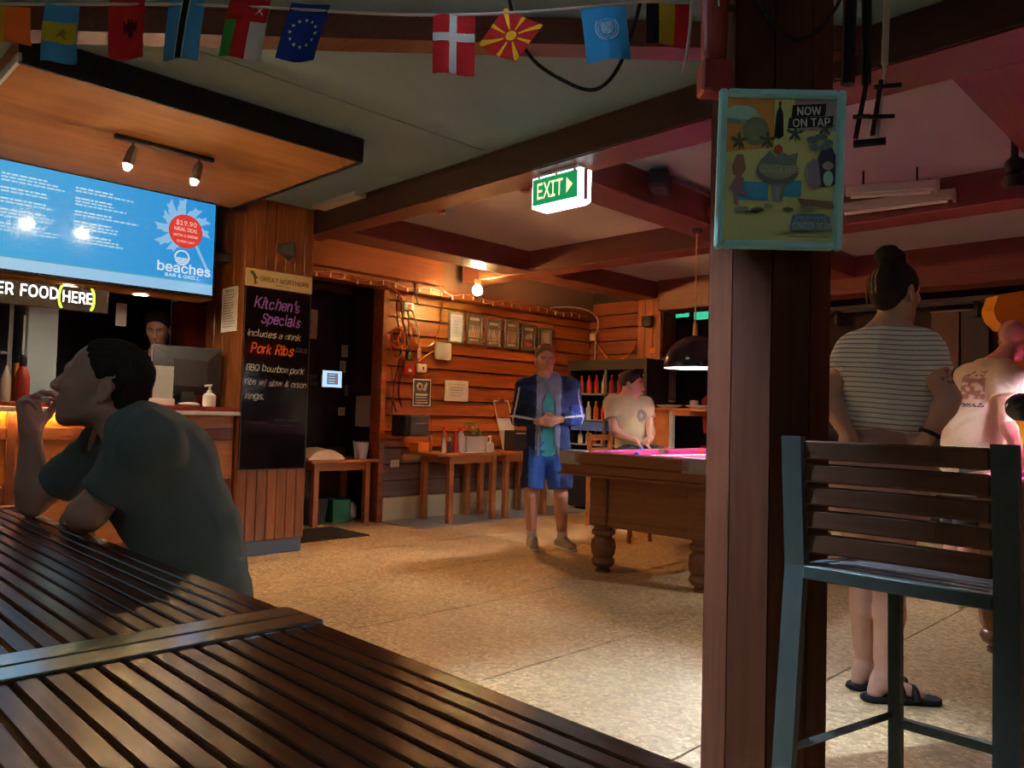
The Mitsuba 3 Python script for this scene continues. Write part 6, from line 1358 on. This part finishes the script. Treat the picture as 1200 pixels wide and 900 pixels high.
# ---- the man at the second pool table
J = dict(pel=(5.49, 1.43, 0.93), waist=(5.485, 1.425, 1.08), chest=(5.510, 1.375, 1.340), neck=(5.565, 1.300, 1.560), head=(5.622, 1.235, 1.700), shr=(5.425, 1.225, 1.450), elb_r=(5.310, 1.205, 1.190), wr_r=(5.440, 1.165, 1.000), shl=(5.640, 1.480, 1.470), elb_l=(5.780, 1.450, 1.210), wr_l=(5.860, 1.320, 1.02),
         hipr=(5.43, 1.375, 0.90), hipl=(5.55, 1.50, 0.90), kneer=(5.46, 1.43, 0.48), kneel=(5.58, 1.53, 0.48), ankr=(5.42, 1.46, 0.09), ankl=(5.56, 1.58, 0.09), toer=(5.56, 1.40, 0.03), toel=(5.70, 1.50, 0.03))
def away(J, a):
    K = {k: tuple((np.array(v) - eye) * a + eye) for k, v in J.items()}
    for k in K:
        if k[:3] in ('ank', 'toe'): K[k] = (K[k][0], K[k][1], .09 if k[0] == 'a' else .03)
    return K
J = away(J, 1.062)
FP = unit(rt0 * .80 + fw0 * .55); PP = person('person with shaved head and cream t-shirt leaning at the right picture edge')
H = Head(J['head'], rt0 * .85 + fw0 * .42 - EZ * .20, EZ, 1.06)
B = body_shape(Blob(), J, FP, 1.04, 1.05); neck_shape(B, H, J); head_shape(B, H)
hand_shape(B, J['wr_r'], rt0 * .4 - EZ * .9, rt0, fw0, 1.02, (.3, .4, .3), .06); hand_shape(B, J['wr_l'], rt0 * .6 - EZ * .7, rt0, -fw0, 1.02, (.3, .4, .3), .06)
m = smooth_(B.mesh(.0075), 3); add('body', m, 'skin', PP, smooth=True, color=paint(m, (0.52, 0.27, 0.21), face_spots(H, SKIN, .3)))
B = shirt(J, FP, 1.04, 1.08, 'pel', .50, grow=.020, sr=(.086, .088)); B.cut(np.asarray(J['neck']) + EZ * .02, EZ, .02, np.asarray(J['neck']) - .12, np.asarray(J['neck']) + .2)
bk = np.asarray(J['chest']) - FP * .12; sP = np.cross(EZ, FP)
def back_print(m, c):
    v = m.vertices; rel = v - bk; b_ = rel @ FP < .03; x_, z_ = rel @ sP, rel[:, 2]
    art = b_ & (np.abs(x_) < .075) & (z_ > -.02) & (z_ < .17) & (meshkit.fbm(v * 35, 3, 4) > .46); c[art] = (0.36, 0.20, 0.12)
    txt = b_ & (np.abs(x_) < .07) & (np.abs(z_ + .06) < .012) & (meshkit.noise(v * 130, 2) > .45); c[txt] = (0.12, 0.10, 0.08); return c
cloth_part('t_shirt', PP, B, .0065, (0.62, 0.53, 0.38), back_print, .006, 3, 15, label='cream t-shirt with a faded back print')
B = leg_cloth(J, FP, 1.04, 1.05, .92, (.112, .105)); cloth_part('shorts', PP, B, .010, (0.03, 0.03, 0.035), None, .003, 3, 4)
for q in 'lr': shoe(PP, J, q, 1.0, (0.1, 0.1, 0.1), (0.4, 0.4, 0.4))
db = thing('dark_globe', 'dark shiny round globe at the right picture edge in front of the shaved head person', 'ornament')
kk = fw0 * 3.60 + rt0 * 2.337; k2 = kk + rt0 * .35 - fw0 * .2; zg = 1.247; add('globe', ball((kk[0], kk[1], zg), .064, 3), 'black_gloss', db, smooth=True); add('arm', rod(kk + unit(k2 - kk) * .062 + EZ * zg, k2 + EZ * 1.20, .010), 'black', db); add('stand', rod(k2 + EZ * 1.21, k2 + EZ * .02, .012), 'black', db); add('foot', lathe([[0, 0], [.12, 0], [.12, .012], [0, .02]], (k2[0], k2[1], 0), 20), 'black', db)

# ---- the cashier behind the counter
def up_(p, a=6.52 / 5.62): return tuple((np.array(p) - eye) * a + eye)
J = {k: up_(v) for k, v in dict(pel=(2.234, 5.777, 0.874), waist=(2.226, 5.776, 1.03), chest=(2.203, 5.782, 1.30), neck=(2.169, 5.763, 1.515), head=(2.140, 5.704, 1.690), shl=(2.291, 5.618, 1.425), elb_l=(2.317, 5.536, 1.185), wr_l=(2.149, 5.457, 1.066), shr=(2.051, 5.938, 1.435), elb_r=(2.005, 5.920, 1.174), wr_r=(2.035, 5.743, 1.059)).items()}
z0 = J['pel']; J.update(hipl=(z0[0] + .07, z0[1] - .07, .88), hipr=(z0[0] - .07, z0[1] + .07, .88), kneel=(z0[0] + .06, z0[1] - .07, .48), kneer=(z0[0] - .08, z0[1] + .06, .48), ankl=(z0[0] + .08, z0[1] - .05, .09), ankr=(z0[0] - .06, z0[1] + .08, .09), toel=(z0[0] + .02, z0[1] - .20, .03), toer=(z0[0] - .14, z0[1] - .04, .03))
FC = unit(-fw0 * .9 + rt0 * .15); PC = person('person with dark hair and beard in a black shirt working behind the counter monitor')
H = Head(J['head'], -fw0 * .85 + rt0 * .18 - EZ * .42, EZ, 1.12)
B = body_shape(Blob(), J, FC, 1.05, .95); neck_shape(B, H, J); head_shape(B, H)
hand_shape(B, J['wr_r'], -fw0, -EZ, rt0, 1.0, (.3, .4, .3), .06); hand_shape(B, J['wr_l'], -fw0 * .8 - rt0 * .4, -EZ, -rt0, 1.0, (.3, .4, .3), .06)
m = smooth_(B.mesh(.0075), 3); add('body', m, 'skin', PC, smooth=True, color=paint(m, SKIN, face_spots(H, SKIN, .75)))
B = Blob(); H.ell(B, -.016, 0, .048, .108, .086, .096); B.cut(H.p(.070, 0, .088), H.f * .115 - H.u * .085, .01); H.ell(B, .045, 0, .125, .045, .06, .03, .02); m = smooth_(B.mesh(.007), 2); v = m.vertices + m.vertex_normals * (.014 * (meshkit.fbm(m.vertices * 35, 3, 6) - .4))[:, None]; m = trimesh.Trimesh(v, m.faces, process=False); add('hair', m, 'cloth', PC, smooth=True, color=paint(m, (0.014, 0.012, 0.012)))
B = shirt(J, FC, 1.05, .98, 'pel', .6, grow=.014, sr=(.078, .076)); cloth_part('shirt', PC, B, .010, (0.022, 0.022, 0.025), None, .004, 3, 5)
B = leg_cloth(J, FC, 1.05, 1.0, 1.0, (.10, .075)); cloth_part('trousers', PC, B, .011, (0.02, 0.02, 0.022), None, .003, 3, 4)
